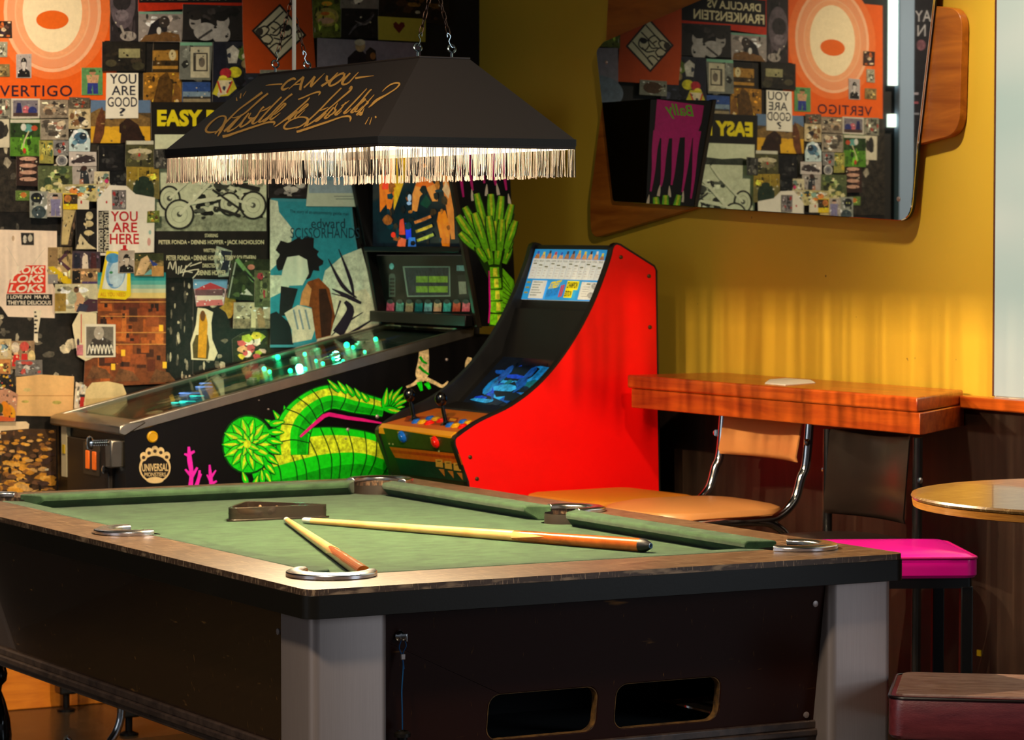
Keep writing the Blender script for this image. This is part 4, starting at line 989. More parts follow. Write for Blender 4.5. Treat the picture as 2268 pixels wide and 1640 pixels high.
# stepped moulding round the bottom of the body
m = MB()
for k, (o, z0, z1) in enumerate(((0.0, zb0-.012, zb0+.004), (.006, zb0-.024, zb0-.011), (.001, zb0-.036, zb0-.023))):
    x0, x1, y0, y1 = SX1-.008-o, OX1-.090+o, FY1-.008-o, OY1-.08+o
    m.prism([(x0, y0), (x1, y0), (x1, y1), (x0, y1)], 'z', z0, z1, [[(x0+.03, y0+.03), (x1-.03, y0+.03), (x1-.03, y1-.03), (x0+.03, y1-.03)]])
m.build('bottom_moulding', M_trimdark, T, bevel=.003)
MB().box(SX1+.02, OX1-.12, FY1+.32, OY1-.12, zb0-.004, zb0+.006).build('body_floor', M_body, T)
# metal clad legs with rounded outer corner
def leg(x0, x1, y0, y1, near):
    prof = rrect(x0, x1, y0, y1, .016, 5)
    MB().prism(prof, 'z', .0, ZT-.050).build('leg', M_alu, T)
LW = .134
leg(-.101, -.101+LW+.009, -.136, -.136+LW, 0); leg(.936, .936+LW+.004, -.136, -.136+LW, 1)
leg(-.101, -.101+.105, OY1-.039-.11, OY1-.039, 2); leg(.938, .938+LW+.002, OY1-.039-LW, OY1-.039, 3)
# screws on the panels
for px, py in ((1805, 1338), (1785, 1584)):
    p = atplane(px, py, (0, FY0, zb1), (0, 1, (FY1-FY0)/(zb1-zb0)))
    MB().lathe([(.006, -.001), (.0058, .0022), (.003, .003)], p, (0, -1, 0), 14).build('screw', M_alu, T)
p = atplane(617, 1400, (SX0, 0, zb1), (1, 0, (SX1-SX0)/(zb1-zb0)))
MB().lathe([(.006, -.001), (.0058, .0022), (.003, .003)], p, (-1, 0, 0), 14).build('screw', M_alu, T)
# lock with blue cable and rubber plug
pk = atplane(884, 1409, (0, FY0, zb1), (0, 1, (FY1-FY0)/(zb1-zb0)))
lk = MB().lathe([(.009, -.002), (.009, .004), (.006, .007), (.002, .008)], pk, (0, -1, 0), 18).build('lock', M_chrome, T)
MB().box(pk[0]+.003, pk[0]+.006, pk[1]-.022, pk[1]-.004, pk[2]-.008, pk[2]+.006).build('key', M_chrome, lk, bevel=.001)
yy = pk[1]-.012
cab = [(pk[0]-.002, yy, pk[2]-.006), (pk[0]-.006, yy, pk[2]-.018), (pk[0]-.002, yy, pk[2]-.030), (pk[0]+.001, yy-.001, pk[2]-.05), (pk[0]-.001, yy, pk[2]-.09), (pk[0]-.0005, yy, pk[2]-.12), (pk[0]+.002, yy+.004, pk[2]-.158)]
cb2 = [(pk[0]+.004, yy, pk[2]-.006), (pk[0]+.007, yy, pk[2]-.016), (pk[0]+.001, yy, pk[2]-.030), (pk[0]+.003, yy, pk[2]-.055)]
MB().tube(smooth_path(cab, 6), .0011, 8).tube(smooth_path(cb2, 6), .0011, 8).build('cable', pm('blue_cable', (20, 80, 130), .4), lk)
MB().box(pk[0]-.0035, pk[0]+.0045, yy-.003, yy+.003, pk[2]-.039, pk[2]-.029).build('cable_clip', M_alu, lk, bevel=.001)
MB().lathe([(.014, 0), (.014, .006), (.009, .010), (.008, -.03)], (pk[0]+.002, yy+.004, pk[2]-.170), (0, 0, 1), 18).build('plug', M_black, lk)

# ------------------------------------------------------------------ cues and rack
M_ash = wood('ash_shaft', (232, 176, 104), (244, 196, 128), .3, (3, 3, 3), 5, .4)
M_butt = wood('red_brown_butt', (150, 70, 18), (186, 92, 26), .25, (5, 5, 5), 6, .5)
def cue(label, tip, end, butt_from, r0, r1, cap):
    tip = np.array(tip); end = np.array(end); d = end-tip; Lh = np.linalg.norm(d); d /= Lh
    root = thing('pool_cue', label, 'pool cue', tuple((tip+end)/2), 'cues lying on the pool table')
    at = lambda s: tip+d*s
    rr = lambda s: r0+(r1-r0)*s/Lh
    MB().tube([at(0), at(.003), at(.024)], [r0*.8, r0*1.02, r0*1.02], 16).build('ferrule', pm('pale_ferrule', (206, 216, 206), .4), root)
    MB().tube([at(.024), at(butt_from)], [r0, rr(butt_from)], 18).build('shaft', M_ash, root)
    bt = MB().tube([at(butt_from), at(Lh-.012)], [rr(butt_from)*1.001, r1], 18).build('butt', M_butt, root)
    # spliced points of pale wood running into the butt
    u = np.cross(d, [0, 0, 1.0]); u /= np.linalg.norm(u); v = np.cross(u, d)
    sp = MB(); n = 7
    for a0 in (20, 110, 200, 290):
        vs = []
        for i in range(n+1):
            s = butt_from+.085*i/n; hw = 36*(1-i/n)
            for q in (-1, 0, 1):
                a = R(a0+q*hw); vs.append(at(s)+(u*math.cos(a)+v*math.sin(a))*(rr(s)*1.03+.0002))
        sp.add(vs, [(i*3+j, i*3+j+1, i*3+j+4, i*3+j+3) for i in range(n) for j in range(2)])
    sp.build('splice', M_ash, bt)
    if cap:
        MB().tube([at(Lh-.012), at(Lh-.002), at(Lh+.010), at(Lh+.012)], [r1, r1*.96, r1*.55, r1*.42], 18).build('bumper', pm('black_rubber', (24, 24, 28), .45), root)
        MB().lathe([(r1*.42, 0), (r1*.40, .0012), (r1*.25, .0012), (r1*.2, -.003)], at(Lh+.0118), d, 14).build('bumper_ring', pm('blue_ring', (60, 96, 150), .4), root)
        a = Art(lambda px, py, lift: at(Lh-.045+px*.02)+(u*math.cos(R(150+py*60))+v*math.sin(R(150+py*60)))*(r1*1.0+.0003+lift))
        a.text('SPA', 0, 0, .8, .9, (50, 30, 16), .02)
        a.build('butt_stamp', M_print, root)
r0, r1 = .0061, .0134
c1a = atz(672, 1153, ZC+.007); c1b = atz(1430, 1209, ZC+.0136)
cue('long cue lying across the table with black rubber bumper end', c1a, c1b, .58, r0, r1, True)
c2a = atz(634, 1152, ZC+.007); c2b = atz(808, 1272, ZC+.012)
cue('cue pointing from the rack into the near corner pocket', c2a, c2b, .62*np.linalg.norm(c2b-c2a), r0, .0134, False)
# triangle rack
M_rack = pm('dark_brown_plastic', (40, 30, 24), .22, var=.15, vscale=20, coat=.3)
ta = atz(500, 1157, ZC); tb = atz(737, 1147, ZC)
ta = ta[:2]; tb = tb[:2]
mid = (ta+tb)/2; dr = (tb-ta)/np.linalg.norm(tb-ta); nr = np.array([-dr[1], dr[0]])
s = np.linalg.norm(tb-ta)
tc = atz(543, 1111, ZC+.028)[:2]
K = thing('ball_rack', 'dark brown triangular ball rack standing on the green cloth', 'ball rack', (*mid, ZC))
tri = [tuple(ta), tuple(tb), tuple(tc)]
cen = np.mean([ta, tb, tc], 0)
def inset(pts, q): return [tuple(cen+(np.array(p)-cen)*(1-q)) for p in pts]
o1 = rpoly(tri, .03, 8); i1 = rpoly(inset(tri, .09), .024, 8)
MB().prism(o1, 'z', ZC+.003, ZC+.029, [i1]).build('rack_wall', M_rack, K, bevel=.0012)
MB().prism(rpoly(inset(tri, -.06), .034, 8), 'z', ZC, ZC+.004, [i1]).build('base_flange', M_rack, K, bevel=.001)
MB().prism(rpoly(inset(tri, -.006), .03, 8), 'z', ZC+.0155, ZC+.0172, [rpoly(inset(tri, .03), .028, 8)]).build('ridge', M_rack, K)
for k in range(4):
    p = np.array(inset(tri, .08)[2])*(1-(k+.8)/4.8)+np.array(inset(tri, .08)[1])*((k+.8)/4.8)
    MB().sphere((p[0], p[1], ZC+.018), .004, 10).build('wall_dimple', pm('tan_dimple', (120, 90, 60), .4), K)

# ------------------------------------------------------------------ pendant lamp
LX0, LX1, LY0, LY1 = .259, .676, .339, 1.352
ZR, ZRB, ZL = 1.526, 1.514, 1.682
TX0, TX1, TY0, TY1 = .415, .520, .475, 1.216
LP = thing('pendant_lamp', 'black pool table lamp with gold lettering and fringe hanging on chains', 'lamp', ((LX0+LX1)/2, (LY0+LY1)/2, ZR))
M_shade = pm('black_card_shade', (64, 56, 52), .42, bump=.12, bscale=500, spec=.7)
M_lining = pm('white_lining', (236, 226, 210), .7)
lo = [(LX0, LY0, ZR), (LX1, LY0, ZR), (LX1, LY1, ZR), (LX0, LY1, ZR)]
hi = [(TX0, TY0, ZL), (TX1, TY0, ZL), (TX1, TY1, ZL), (TX0, TY1, ZL)]
q = .004
lo2 = [(LX0+q, LY0+q, ZR), (LX1-q, LY0+q, ZR), (LX1-q, LY1-q, ZR), (LX0+q, LY1-q, ZR)]
hi2 = [(TX0+q, TY0+q, ZL-q), (TX1-q, TY0+q, ZL-q), (TX1-q, TY1-q, ZL-q), (TX0+q, TY1-q, ZL-q)]
m = MB()
m.add(lo+hi+lo2+hi2, [(0, 1, 5, 4), (1, 2, 6, 5), (2, 3, 7, 6), (3, 0, 4, 7), (4, 5, 6, 7)])
m.add(lo+lo2, [(0, 1, 5, 4), (1, 2, 6, 5), (2, 3, 7, 6), (3, 0, 4, 7)])
SH = m.build('shade', M_shade, LP, smooth=False)
m = MB().add(lo2+hi2, [(0, 1, 5, 4), (1, 2, 6, 5), (2, 3, 7, 6), (3, 0, 4, 7), (4, 5, 6, 7)])
m.build('lining', M_lining, LP, smooth=False)
MB().prism(rrect(LX0-.002, LX1+.002, LY0-.002, LY1+.002, .003, 2), 'z', ZRB, ZR+.001, [rrect(LX0+.003, LX1-.003, LY0+.003, LY1-.003, .002, 2)]).build('rim_braid', pm('black_braid', (16, 15, 16), .6, bump=.6, bscale=900), LP)
MB().box(TX0-.002, TX1+.002, TY0-.002, TY1+.002, ZL-.001, ZL+.0025).build('top_plate', pm('top_plate', (60, 48, 40), .5), LP, bevel=.001)
# lettering on the long left face
GOLD = (244, 182, 92)
fn = np.cross(np.array(lo[3])-np.array(lo[0]), np.array(hi[0])-np.array(lo[0])); fn /= np.linalg.norm(fn)
if fn[0] > 0: fn = -fn
def lamp_fn(cx, cy, lift):
    p = atplane(440+cx/4.93, 150+cy/4.93, lo[0], fn); return p+fn*(lift+.0006)
a = Art(lamp_fn, .00001)
S = [([(735, 195), (830, 185), (915, 180)], [6, 12, 15]),
 ([(1060, 135), (1038, 120), (975, 150), (922, 205), (912, 235), (938, 240), (990, 215)], [16, 22, 17, 20, 22, 20, 4]),
 ([(985, 238), (1070, 165), (1150, 102)], [7, 12, 20]), ([(1150, 102), (1122, 180), (1110, 248)], [20, 24, 22]), ([(1040, 190), (1080, 184), (1130, 178)], 11),
 ([(1150, 222), (1215, 160), (1272, 98)], [14, 14, 20]), ([(1272, 98), (1238, 170), (1226, 214)], [20, 24, 20]), ([(1226, 214), (1300, 140), (1378, 62)], [16, 12, 3]),
 ([(1405, 88), (1402, 140), (1432, 146)], [20, 24, 16]), ([(1524, 56), (1478, 102), (1432, 146), (1342, 205)], [9, 13, 16, 22]),
 ([(1592, 64), (1540, 76), (1462, 130), (1428, 180), (1448, 200), (1510, 172), (1582, 110), (1592, 64)], [26, 16, 18, 26, 18, 16, 18, 26]),
 ([(1658, 62), (1592, 130), (1570, 172), (1590, 186), (1642, 165), (1702, 100), (1750, 50)], [14, 20, 24, 18, 13, 11, 6]),
 ([(1712, 118), (1800, 104), (1916, 91)], [20, 14, 3]),
 ([(415, 328), (420, 366)], [8, 14]), ([(466, 282), (456, 338)], [8, 15]), ([(522, 258), (488, 314)], [3, 7]),
 ([(698, 272), (560, 372), (430, 470), (300, 600), (180, 728)], [22, 16, 13, 16, 12]),
 ([(230, 690), (170, 706), (104, 708), (82, 680), (120, 620), (200, 552), (262, 530), (298, 546), (288, 600), (250, 680), (210, 752)], [5, 12, 20, 22, 18, 12, 14, 20, 24, 26, 8]),
 ([(762, 284), (700, 330), (620, 400), (520, 490), (420, 560), (330, 650), (280, 700)], [16, 18, 16, 14, 12, 16, 20]),
 ([(360, 548), (400, 548), (480, 520)], [4, 10, 8]),
 ([(472, 518), (380, 620), (318, 692), (350, 690), (420, 650), (486, 580)], [16, 18, 22, 15, 10, 8]), ([(552, 498), (490, 580), (455, 640), (480, 646), (530, 610)], [16, 18, 20, 14, 7]),
 ([(575, 496), (548, 548), (580, 560), (560, 590), (510, 630), (480, 640)], [10, 14, 24, 18, 12, 8]),
 ([(718, 432), (690, 452), (640, 530), (590, 600), (606, 614), (650, 590)], [20, 14, 14, 22, 14, 6]), ([(580, 560), (620, 545), (660, 500)], [20, 12, 6]),
 ([(908, 322), (800, 430), (700, 540), (660, 592), (690, 590), (730, 560)], [14, 15, 16, 20, 12, 6]), ([(680, 482), (740, 456), (790, 420)], [4, 14, 5]),
 ([(1025, 290), (960, 340), (860, 440), (760, 545), (705, 586), (730, 586), (800, 530)], [18, 14, 14, 15, 20, 12, 6]),
 ([(830, 520), (900, 460), (952, 405), (930, 400), (860, 470), (790, 545), (790, 570), (830, 548), (895, 496)], [6, 12, 16, 14, 14, 16, 18, 12, 5]),
 ([(265, 756), (330, 742), (420, 710), (600, 650), (740, 606), (815, 596), (832, 606), (818, 634)], [26, 24, 20, 18, 16, 22, 18, 4]),
 ([(1090, 350), (1140, 332), (1230, 292), (1300, 270), (1328, 274), (1310, 308)], [12, 14, 12, 18, 20, 4]),
 ([(1215, 330), (1180, 370), (1090, 450), (960, 560), (880, 620), (832, 650)], [10, 16, 13, 15, 12, 6]),
 ([(1200, 350), (1090, 450), (990, 545), (940, 582)], [6, 14, 14, 10]), ([(1000, 540), (1050, 490), (1078, 478), (1040, 520), (985, 575), (1010, 570)], [6, 10, 14, 14, 18, 7]),
 ([(1070, 520), (1130, 470), (1196, 412), (1180, 404), (1120, 460), (1060, 530), (1052, 556), (1080, 546), (1166, 460)], [6, 10, 14, 12, 13, 15, 16, 10, 4]),
 ([(1562, 225), (1440, 345), (1310, 480), (1190, 590), (1120, 640), (1062, 668)], [12, 14, 14, 15, 12, 5]),
 ([(1100, 645), (1020, 666), (955, 672), (936, 650), (980, 596), (1070, 552), (1150, 544), (1192, 562), (1186, 610), (1150, 656)], [5, 12, 18, 20, 14, 12, 14, 22, 24, 6]),
 ([(1640, 240), (1672, 212), (1660, 250), (1580, 320), (1440, 440), (1300, 560), (1180, 640)], [3, 20, 18, 15, 12, 15, 12]),
 ([(1308, 478), (1360, 462), (1420, 436)], [4, 12, 5]),
 ([(1412, 468), (1340, 540), (1276, 582), (1310, 578), (1400, 500)], [14, 15, 20, 12, 6]), ([(1478, 436), (1420, 505), (1380, 552), (1410, 550), (1470, 500)], [14, 15, 18, 12, 6]),
 ([(1522, 392), (1490, 450), (1500, 470), (1460, 512), (1420, 530)], [6, 14, 18, 14, 7]),
 ([(1612, 378), (1560, 450), (1496, 512), (1520, 514), (1570, 470)], [6, 14, 18, 12, 5]), ([(1560, 420), (1600, 400), (1650, 362)], [4, 12, 4]),
 ([(1840, 232), (1730, 350), (1630, 455), (1590, 502), (1620, 494), (1670, 450)], [8, 14, 14, 18, 11, 5]),
 ([(1892, 240), (1860, 270), (1760, 390), (1672, 482), (1690, 492), (1740, 450)], [12, 14, 14, 18, 11, 5]),
 ([(1700, 470), (1760, 410), (1822, 352), (1806, 354), (1740, 430), (1712, 478), (1740, 480), (1800, 420)], [5, 10, 14, 12, 13, 15, 11, 4]),
 ([(1922, 298), (1850, 380), (1780, 462), (1730, 520), (1760, 510)], [6, 12, 13, 16, 5]), ([(1830, 366), (1856, 382), (1836, 410)], [4, 12, 4]),
 ([(1812, 448), (1788, 500)], [5, 14]),
 ([(2008, 266), (2050, 224), (2110, 184), (2170, 172), (2196, 184), (2160, 230), (2060, 296), (1950, 358), (1890, 414), (1858, 440)], [4, 10, 14, 16, 18, 12, 14, 24, 16, 4]),
 ([(1074, 706), (1130, 690), (1250, 650), (1430, 590), (1560, 545), (1640, 534), (1664, 556), (1654, 596)], [22, 22, 20, 18, 14, 20, 20, 3]),
 ([(1866, 544), (1822, 622)], [4, 9]), ([(1896, 544), (1870, 626)], [4, 9])]
for pts, wd in S:
    wd = wd*1.15 if isinstance(wd, (int, float)) else [v*1.15 for v in wd]
    if len(pts) == 2: a.line(pts, wd, GOLD, .05)
    else: a.line(pts, wd, GOLD, .05, 5)
a.ell(1776, 508, 18, 24, GOLD, .05, rot=-30); a.ell(1937, 545, 10, 13, GOLD, .05)
a.build('lettering', M_print, SH)
# fringe: beaded strands with tufted ends
M_fr = pm('dark_gold_fringe', (36, 28, 24), .6, var=.3, vscale=300, spec=.35)
rn = random.Random(21)
fr = MB()
def strand(x, y, tx, ty):
    """one twisted strand hanging from the rim; (tx,ty) runs along the rim"""
    Ls = rn.uniform(.056, .060); w0 = rn.uniform(-.0016, .0016); w1 = rn.uniform(-.003, .003); k = rn.uniform(-.0015, .0015)
    pts = []
    for i in range(6):
        t = i/5; d_ = w0*math.sin(t*5+k*900)*t+w1*t*t
        pts.append((x+tx*d_+ty*k*t, y+ty*d_-tx*k*t, ZRB-Ls*t))
    fr.tube(pts, [.00075, .0008, .00075, .0008, .0009, .0014], 5)
per = [((LX0, LY0), (LX1, LY0)), ((LX1, LY0), (LX1, LY1)), ((LX1, LY1), (LX0, LY1)), ((LX0, LY1), (LX0, LY0))]
for (ax_, ay_), (bx_, by_) in per:
    Ln = math.hypot(bx_-ax_, by_-ay_); n = int(Ln/.0034)
    tx, ty = (bx_-ax_)/Ln, (by_-ay_)/Ln
    for i in range(n):
        u = (i+.5)/n
        g_ = math.sin(i*1.4+3*math.sin(i*.23))+.8*math.sin(i*.66+1.7)+rn.uniform(-1.1, 1.1)
        if g_ > .65: continue
        strand(ax_+tx*Ln*u+rn.uniform(-.0006, .0006)*tx, ay_+ty*Ln*u+rn.uniform(-.0006, .0006)*ty, tx, ty)
f_o = fr.build('fringe', M_fr, LP)
f_o['kind'] = 'stuff'
MB().prism(rrect(LX0-.001, LX1+.001, LY0-.001, LY1+.001, .003, 2), 'z', ZRB-.006, ZRB+.001, [rrect(LX0+.001, LX1-.001, LY0+.001, LY1-.001, .002, 2)]).build('fringe_heading', M_fr, LP)
# eye bolts, hooks and chains
M_zinc = pm('bright_zinc', (170, 182, 182), .22, metal=1)
M_chain = pm('dark_chain', (88, 66, 56), .35, metal=1)
for yb in (.50, 1.15):
    top = np.array([.459, yb, 1.842])
    for xe in (.4225, .4955):
        base = np.array([xe, yb, ZL])
        d = top-(base+np.array([0, 0, .03])); d /= np.linalg.norm(d)
        e = MB().tube([base, base+[0, 0, .013]], .0026, 8)
        e.tube([base+[.0075*math.cos(t), .003*math.sin(t), .020+.0075*math.sin(t)] for t in np.linspace(-1.5, 4.4, 18)], .0022, 8)
        e.build('eye_bolt', M_zinc, LP)
        h0 = base+[0, 0, .024]
        sgn = 1 if xe < .45 else -1
        MB().tube(smooth_path([h0+[-.003*sgn, 0, -.002], h0+[.001*sgn, 0, 0], h0+d*.010+[.003*sgn, 0, 0], h0+d*.020+[-.003*sgn, 0, 0], h0+d*.026+[.002*sgn, 0, 0], h0+d*.018+[.004*sgn, 0, 0]], 5), .0010, 7).build('hook', M_zinc, LP)
        ch = MB(); s0 = h0+d*.024; Lc = np.linalg.norm(top-s0); n = int(Lc/.0135)
        side = np.cross(d, [0, 1.0, 0]); side /= np.linalg.norm(side); oth = np.cross(d, side)
        for i in range(n+1):
            c = s0+d*(i+.5)*Lc/n; sd = side if i % 2 == 0 else oth
            lp = []
            for t in np.linspace(0, 2*math.pi, 16, endpoint=False):
                lp.append(c+d*(.0062*math.cos(t)+.0028*np.sign(math.cos(t)))+sd*.0036*math.sin(t))
            ch.tube(lp, .00115, 6, closed=True)
        ch.build('chain', M_chain, LP)
    ch = MB(); d = np.array([0, 0, 1.0])
    n = int((3.0-top[2])/.0135)
    for i in range(n):
        c = top+d*(i+.5)*.0135
        if c[2] > 2.3: break
        sd = np.array([1.0, 0, 0]) if i % 2 == 0 else np.array([0, 1.0, 0])
        ch.tube([c+d*(.0062*math.cos(t)+.0028*np.sign(math.cos(t)))+sd*.0036*math.sin(t) for t in np.linspace(0, 2*math.pi, 12, endpoint=False)], .00115, 5, closed=True)
    ch.tube([top+[0, 0, .45], (top[0], top[1], 3.0)], .002, 6)
    ch.build('chain', M_chain, LP)
MB().tube([(.456, 1.13, ZL), (.458, 1.13, 2.2), (.458, 1.13, 3.0)], .0042, 10).build('power_cord', pm('white_cord', (236, 226, 206), .4), LP)
# bulbs on sockets
M_bulb = clear('bulb_glass', (255, 250, 240), .12)
ZB = 1.556
for k, yb in enumerate((.60, 1.09)):
    xb = (LX0+LX1)/2
    MB().lathe([(.004, .036), (.016, .032), (.023, .018), (.025, 0), (.020, -.016), (.008, -.026), (0, -.028)], (xb, yb, ZB), (0, 0, 1), 20).build('bulb', M_bulb, LP)
    MB().lathe([(.018, 0), (.018, .035), (.008, .04), (.004, ZL-ZB-.036)], (xb, yb, ZB+.034), (0, 0, 1), 16).build('socket', pm('socket_brass', (150, 120, 70), .4, metal=1), LP)
    for dz in (-.006, -.002, .002, .006):     # the upright filament
        l = bpy.data.lights.new('lamp_bulb', 'POINT'); l.energy = 19; l.color = (1.0, .80, .54); l.shadow_soft_size = .002
        o = bpy.data.objects.new('lamp_bulb', l); COL.objects.link(o); o.location = (xb, yb, ZB+dz); put(o, LP)

# ------------------------------------------------------------------ wall mirror on wooden boards
M_mirror = pm('mirror_glass', (214, 216, 212), .015, metal=1)
M_board = wood('honey_wood_board', (150, 76, 18), (196, 112, 34), .35, (8, 1.0, 8), 3, .2)
XB = XM+.004
def yz(px, py, x):
    p = atx(px, py, x); return (p[1], p[2])
WM = thing('wall_mirror', 'angular mirror with wooden boards behind it on yellow wall', 'mirror', (XM, 2.0, 1.6))
mpts = [yz(1357, 447, XM), yz(2016, 491, XM), yz(2031, 316, XM), yz(2068, -8, XM), yz(2070, -60, XM), yz(1700, -60, XM), yz(1590, -16, XM), yz(1336, 92, XM), yz(1320, 112, XM)]
mr_ = rpoly(mpts, [.012, .05, .0, .0, .04, .02, 0, .012, .012], 6)
MB().prism(mr_, 'x', XM, XM+.006).build('glass', M_mirror, WM, bevel=.0018, seg=1)
MB().prism([(y*1.0, z) for y, z in mr_], 'x', XM+.006, XM+.012).build('backing', M_black, WM)
def board(pts, rad):
    P_ = [yz(px, py, XB+.012) for px, py in pts]
    MB().prism(rpoly(P_, rad, 6), 'x', XM+.0125, XW-.003).build('backing_board', M_board, WM, bevel=.0015)
board([(1341, 150), (1352, -60), (1760, -60), (1800, 60), (1500, 150)], .005)
board([(1400, 200), (1336, 230), (1309, 440), (1310, 530), (1560, 455), (1560, 200)], [.01, .005, .01, .05, .01, .01])
board([(1960, 60), (2060, 12), (2134, 20), (2127, 296), (1960, 340)], [.01, .005, .05, .05, .01])
for px, py in ((1990, 441), (1343, 138)):
    p = atx(px, py, XM)
    MB().lathe([(.0062, 0), (.0055, .002), (.002, .003)], p, (-1, 0, 0), 14).build('screw', M_alu, WM)

# ------------------------------------------------------------------ pinball machine
PY0, PY1 = 2.96, 3.475     # cabinet sides
BY0, BY1 = 2.88, 3.526     # backbox sides
PX0 = .797
zf, zr = .838, 1.081       # rail height at the front and at x=1.832
def zrail(x): return zf+(x-PX0)*(zr-zf)/(1.832-PX0)
M_cab = pm('black_cabinet', (9, 7, 7), .35, spec=.25)
M_steel = pm('brushed_steel', (176, 166, 150), .32, metal=1, var=.12, vscale=14)
PB = thing('pinball_machine', 'black pinball machine with green side art and glass top against the collage wall', 'pinball machine', (1.35, 3.2, 0))
prof = [(PX0+.012, .46), (1.96, .46), (1.96, 1.06), (1.80, zrail(1.80)-.006), (PX0+.004, zf-.012)]
MB().prism(prof, 'y', PY0, PY0+.018).prism(prof, 'y', PY1-.018, PY1).box(PX0+.008, PX0+.028, PY0+.018, PY1-.018, .46, zf-.03).box(PX0+.03, 1.95, PY0+.018, PY1-.018, .455, .475).box(1.94, 1.96, PY0+.018, PY1-.018, .46, 1.06).build('cabinet', M_cab, PB)
for y0, y1 in ((PY0-.004, PY0+.016), (PY1-.016, PY1+.004)):
    MB().prism([(PX0-.002, zf-.026), (1.86, zrail(1.86)-.030), (1.86, zrail(1.86)+.002), (PX0-.002, zf+.002)], 'y', y0, y1).build('side_rail', M_steel, PB, bevel=.003)
MB().prism([(PX0-.014, zf-.024), (PX0+.004, zf-.030), (PX0+.064, zf+.004), (PX0+.060, zf+.010), (PX0+.004, zf+.004), (PX0-.012, zf-.004)], 'y', PY0-.006, PY1+.006).build('lockdown_bar', M_steel, PB, bevel=.004, seg=3)
gv = [(PX0+.06, PY0+.014, zrail(PX0+.06)-.001), (1.83, PY0+.014, zr-.001), (1.83, PY1-.014, zr-.001), (PX0+.06, PY1-.014, zrail(PX0+.06)-.001)]
MB().hexa([(x, y, z-.004) for x, y, z in gv], gv).build('glass', clear('table_glass', (236, 244, 238), .055, .01), PB, smooth=False)
# playfield under the glass
def pf(x, y, h=0): return (x, y, zrail(x)-.020+h)
def pf_fn(u, v, lift):
    x = .87+u*.96; y = PY0+.02+v*(PY1-PY0-.04)
    return np.array(pf(x, y, .0006+lift))
a = Art(pf_fn, .00004)
slab(a, [(0, 0), (1, 0), (1, 1), (0, 1)], .012)
a.rect(0, 0, 1, 1, (34, 46, 40), .4)
rr = random.Random(33)
a.blobs(0.02, .05, .98, .95, [(20, 90, 60), (60, 70, 50), (150, 110, 70), (30, 60, 110), (190, 170, 130), (14, 40, 30)], 60, rr, .05, .22, .3)
PFO = a.build('playfield', print_mat('playfield_print', .3, .12), PB)
M_gl = glow('green_insert_light', (20, 226, 140), 9.0)
M_bl = glow('blue_reflection_glow', (90, 130, 200), 1.6)
M_cy = glow('cyan_reflection_glow', (40, 200, 190), 1.8)
def at_pf(px, py):
    # playfield plane
    n = np.array([-(zr-zf)/(1.832-PX0), 0, 1.0]); return atplane(px, py, pf(1.2, 3.2, .012), n)
for px, py, r_ in ((585, 818, .007), (597, 824, .006), (615, 792, .008), (643, 822, .007), (675, 785, .006), (676, 818, .006), (700, 800, .005), (715, 806, .006), (768, 765, .009), (782, 770, .006), (808, 780, .005), (832, 752, .007), (760, 800, .005), (738, 795, .005)):
    MB().sphere(at_pf(px, py), r_, 10).build('light', M_gl, PFO)
for px, py, r_, mt in ((420, 872, .012, M_bl), (452, 858, .010, M_bl), (436, 878, .008, M_cy), (415, 890, .009, M_cy), (395, 893, .008, M_cy), (455, 850, .007, M_bl)):  # glowing discs standing in for soft blue reflections in the glass
    p = at_pf(px, py); MB().lathe([(r_*2.6, 0), (r_*2.4, .002)], p, (0, 0, 1), 14).build('light', mt, PFO)
for px, py, hh in ((655, 800, .012), (700, 780, .012), (745, 790, .012), (800, 765, .012), (560, 845, .010)):
    p = at_pf(px, py); MB().lathe([(.018, -.01), (.018, hh*.5), (.012, hh*.55), (.012, hh)], p, (0, 0, 1), 16).build('bumper', pm('pale_plastic', (96, 120, 90), .3), PFO)
for k, l_ in enumerate(((1.42, 3.2), (1.56, 3.25))):
    l = bpy.data.lights.new('insert_glow', 'POINT'); l.energy = .55; l.color = (.1, 1, .6); l.shadow_soft_size = .01
    o = bpy.data.objects.new('insert_glow', l); COL.objects.link(o); o.location = pf(l_[0], l_[1], .035); put(o, PB)
# cabinet side decoration (own design: ribbed green sea plant, pink coral, cream emblem)
M_art = print_mat('side_print', .35, 0, 80)
def cab_fn(px, py, lift): return aty(px, py, PY0)+np.array([0, -lift-.0004, 0])
a = Art(cab_fn, .00003)
G1, G2, G3, GY, GD = (20, 214, 20), (60, 226, 30), (10, 160, 14), (206, 226, 40), (6, 60, 10)
def rib(path, wd, segs, hl=.28):
    """ribbed stalk along a path"""
    P_ = smooth_path(path, 8); W_ = [q[0] for q in smooth_path([(v,) for v in wd], 8)]
    a.line(P_, [v+5 for v in W_], GD); a.line(P_, W_, G1, .15)
    nrm = []
    for i in range(len(P_)):
        t = P_[min(i+1, len(P_)-1)]-P_[max(i-1, 0)]; t = t/np.linalg.norm(t); nrm.append(np.array([t[1], -t[0]]))
    up = [P_[i]+nrm[i]*W_[i]*.22 for i in range(len(P_))]
    a.line(up, [v*hl for v in W_], GY, .45)
    lw = [P_[i]-nrm[i]*W_[i]*.30 for i in range(len(P_))]
    a.line(lw, [v*.3 for v in W_], G3, .3)
    for k in range(1, segs):
        i = int(k*(len(P_)-1)/segs)
        t = P_[min(i+1, len(P_)-1)]-P_[max(i-1, 0)]; t = t/np.linalg.norm(t)
        c = [P_[i]+nrm[i]*W_[i]*.5, P_[i]+t*W_[i]*.10, P_[i]-nrm[i]*W_[i]*.5]
        a.line(c, 2.6, GD, 0, 5)
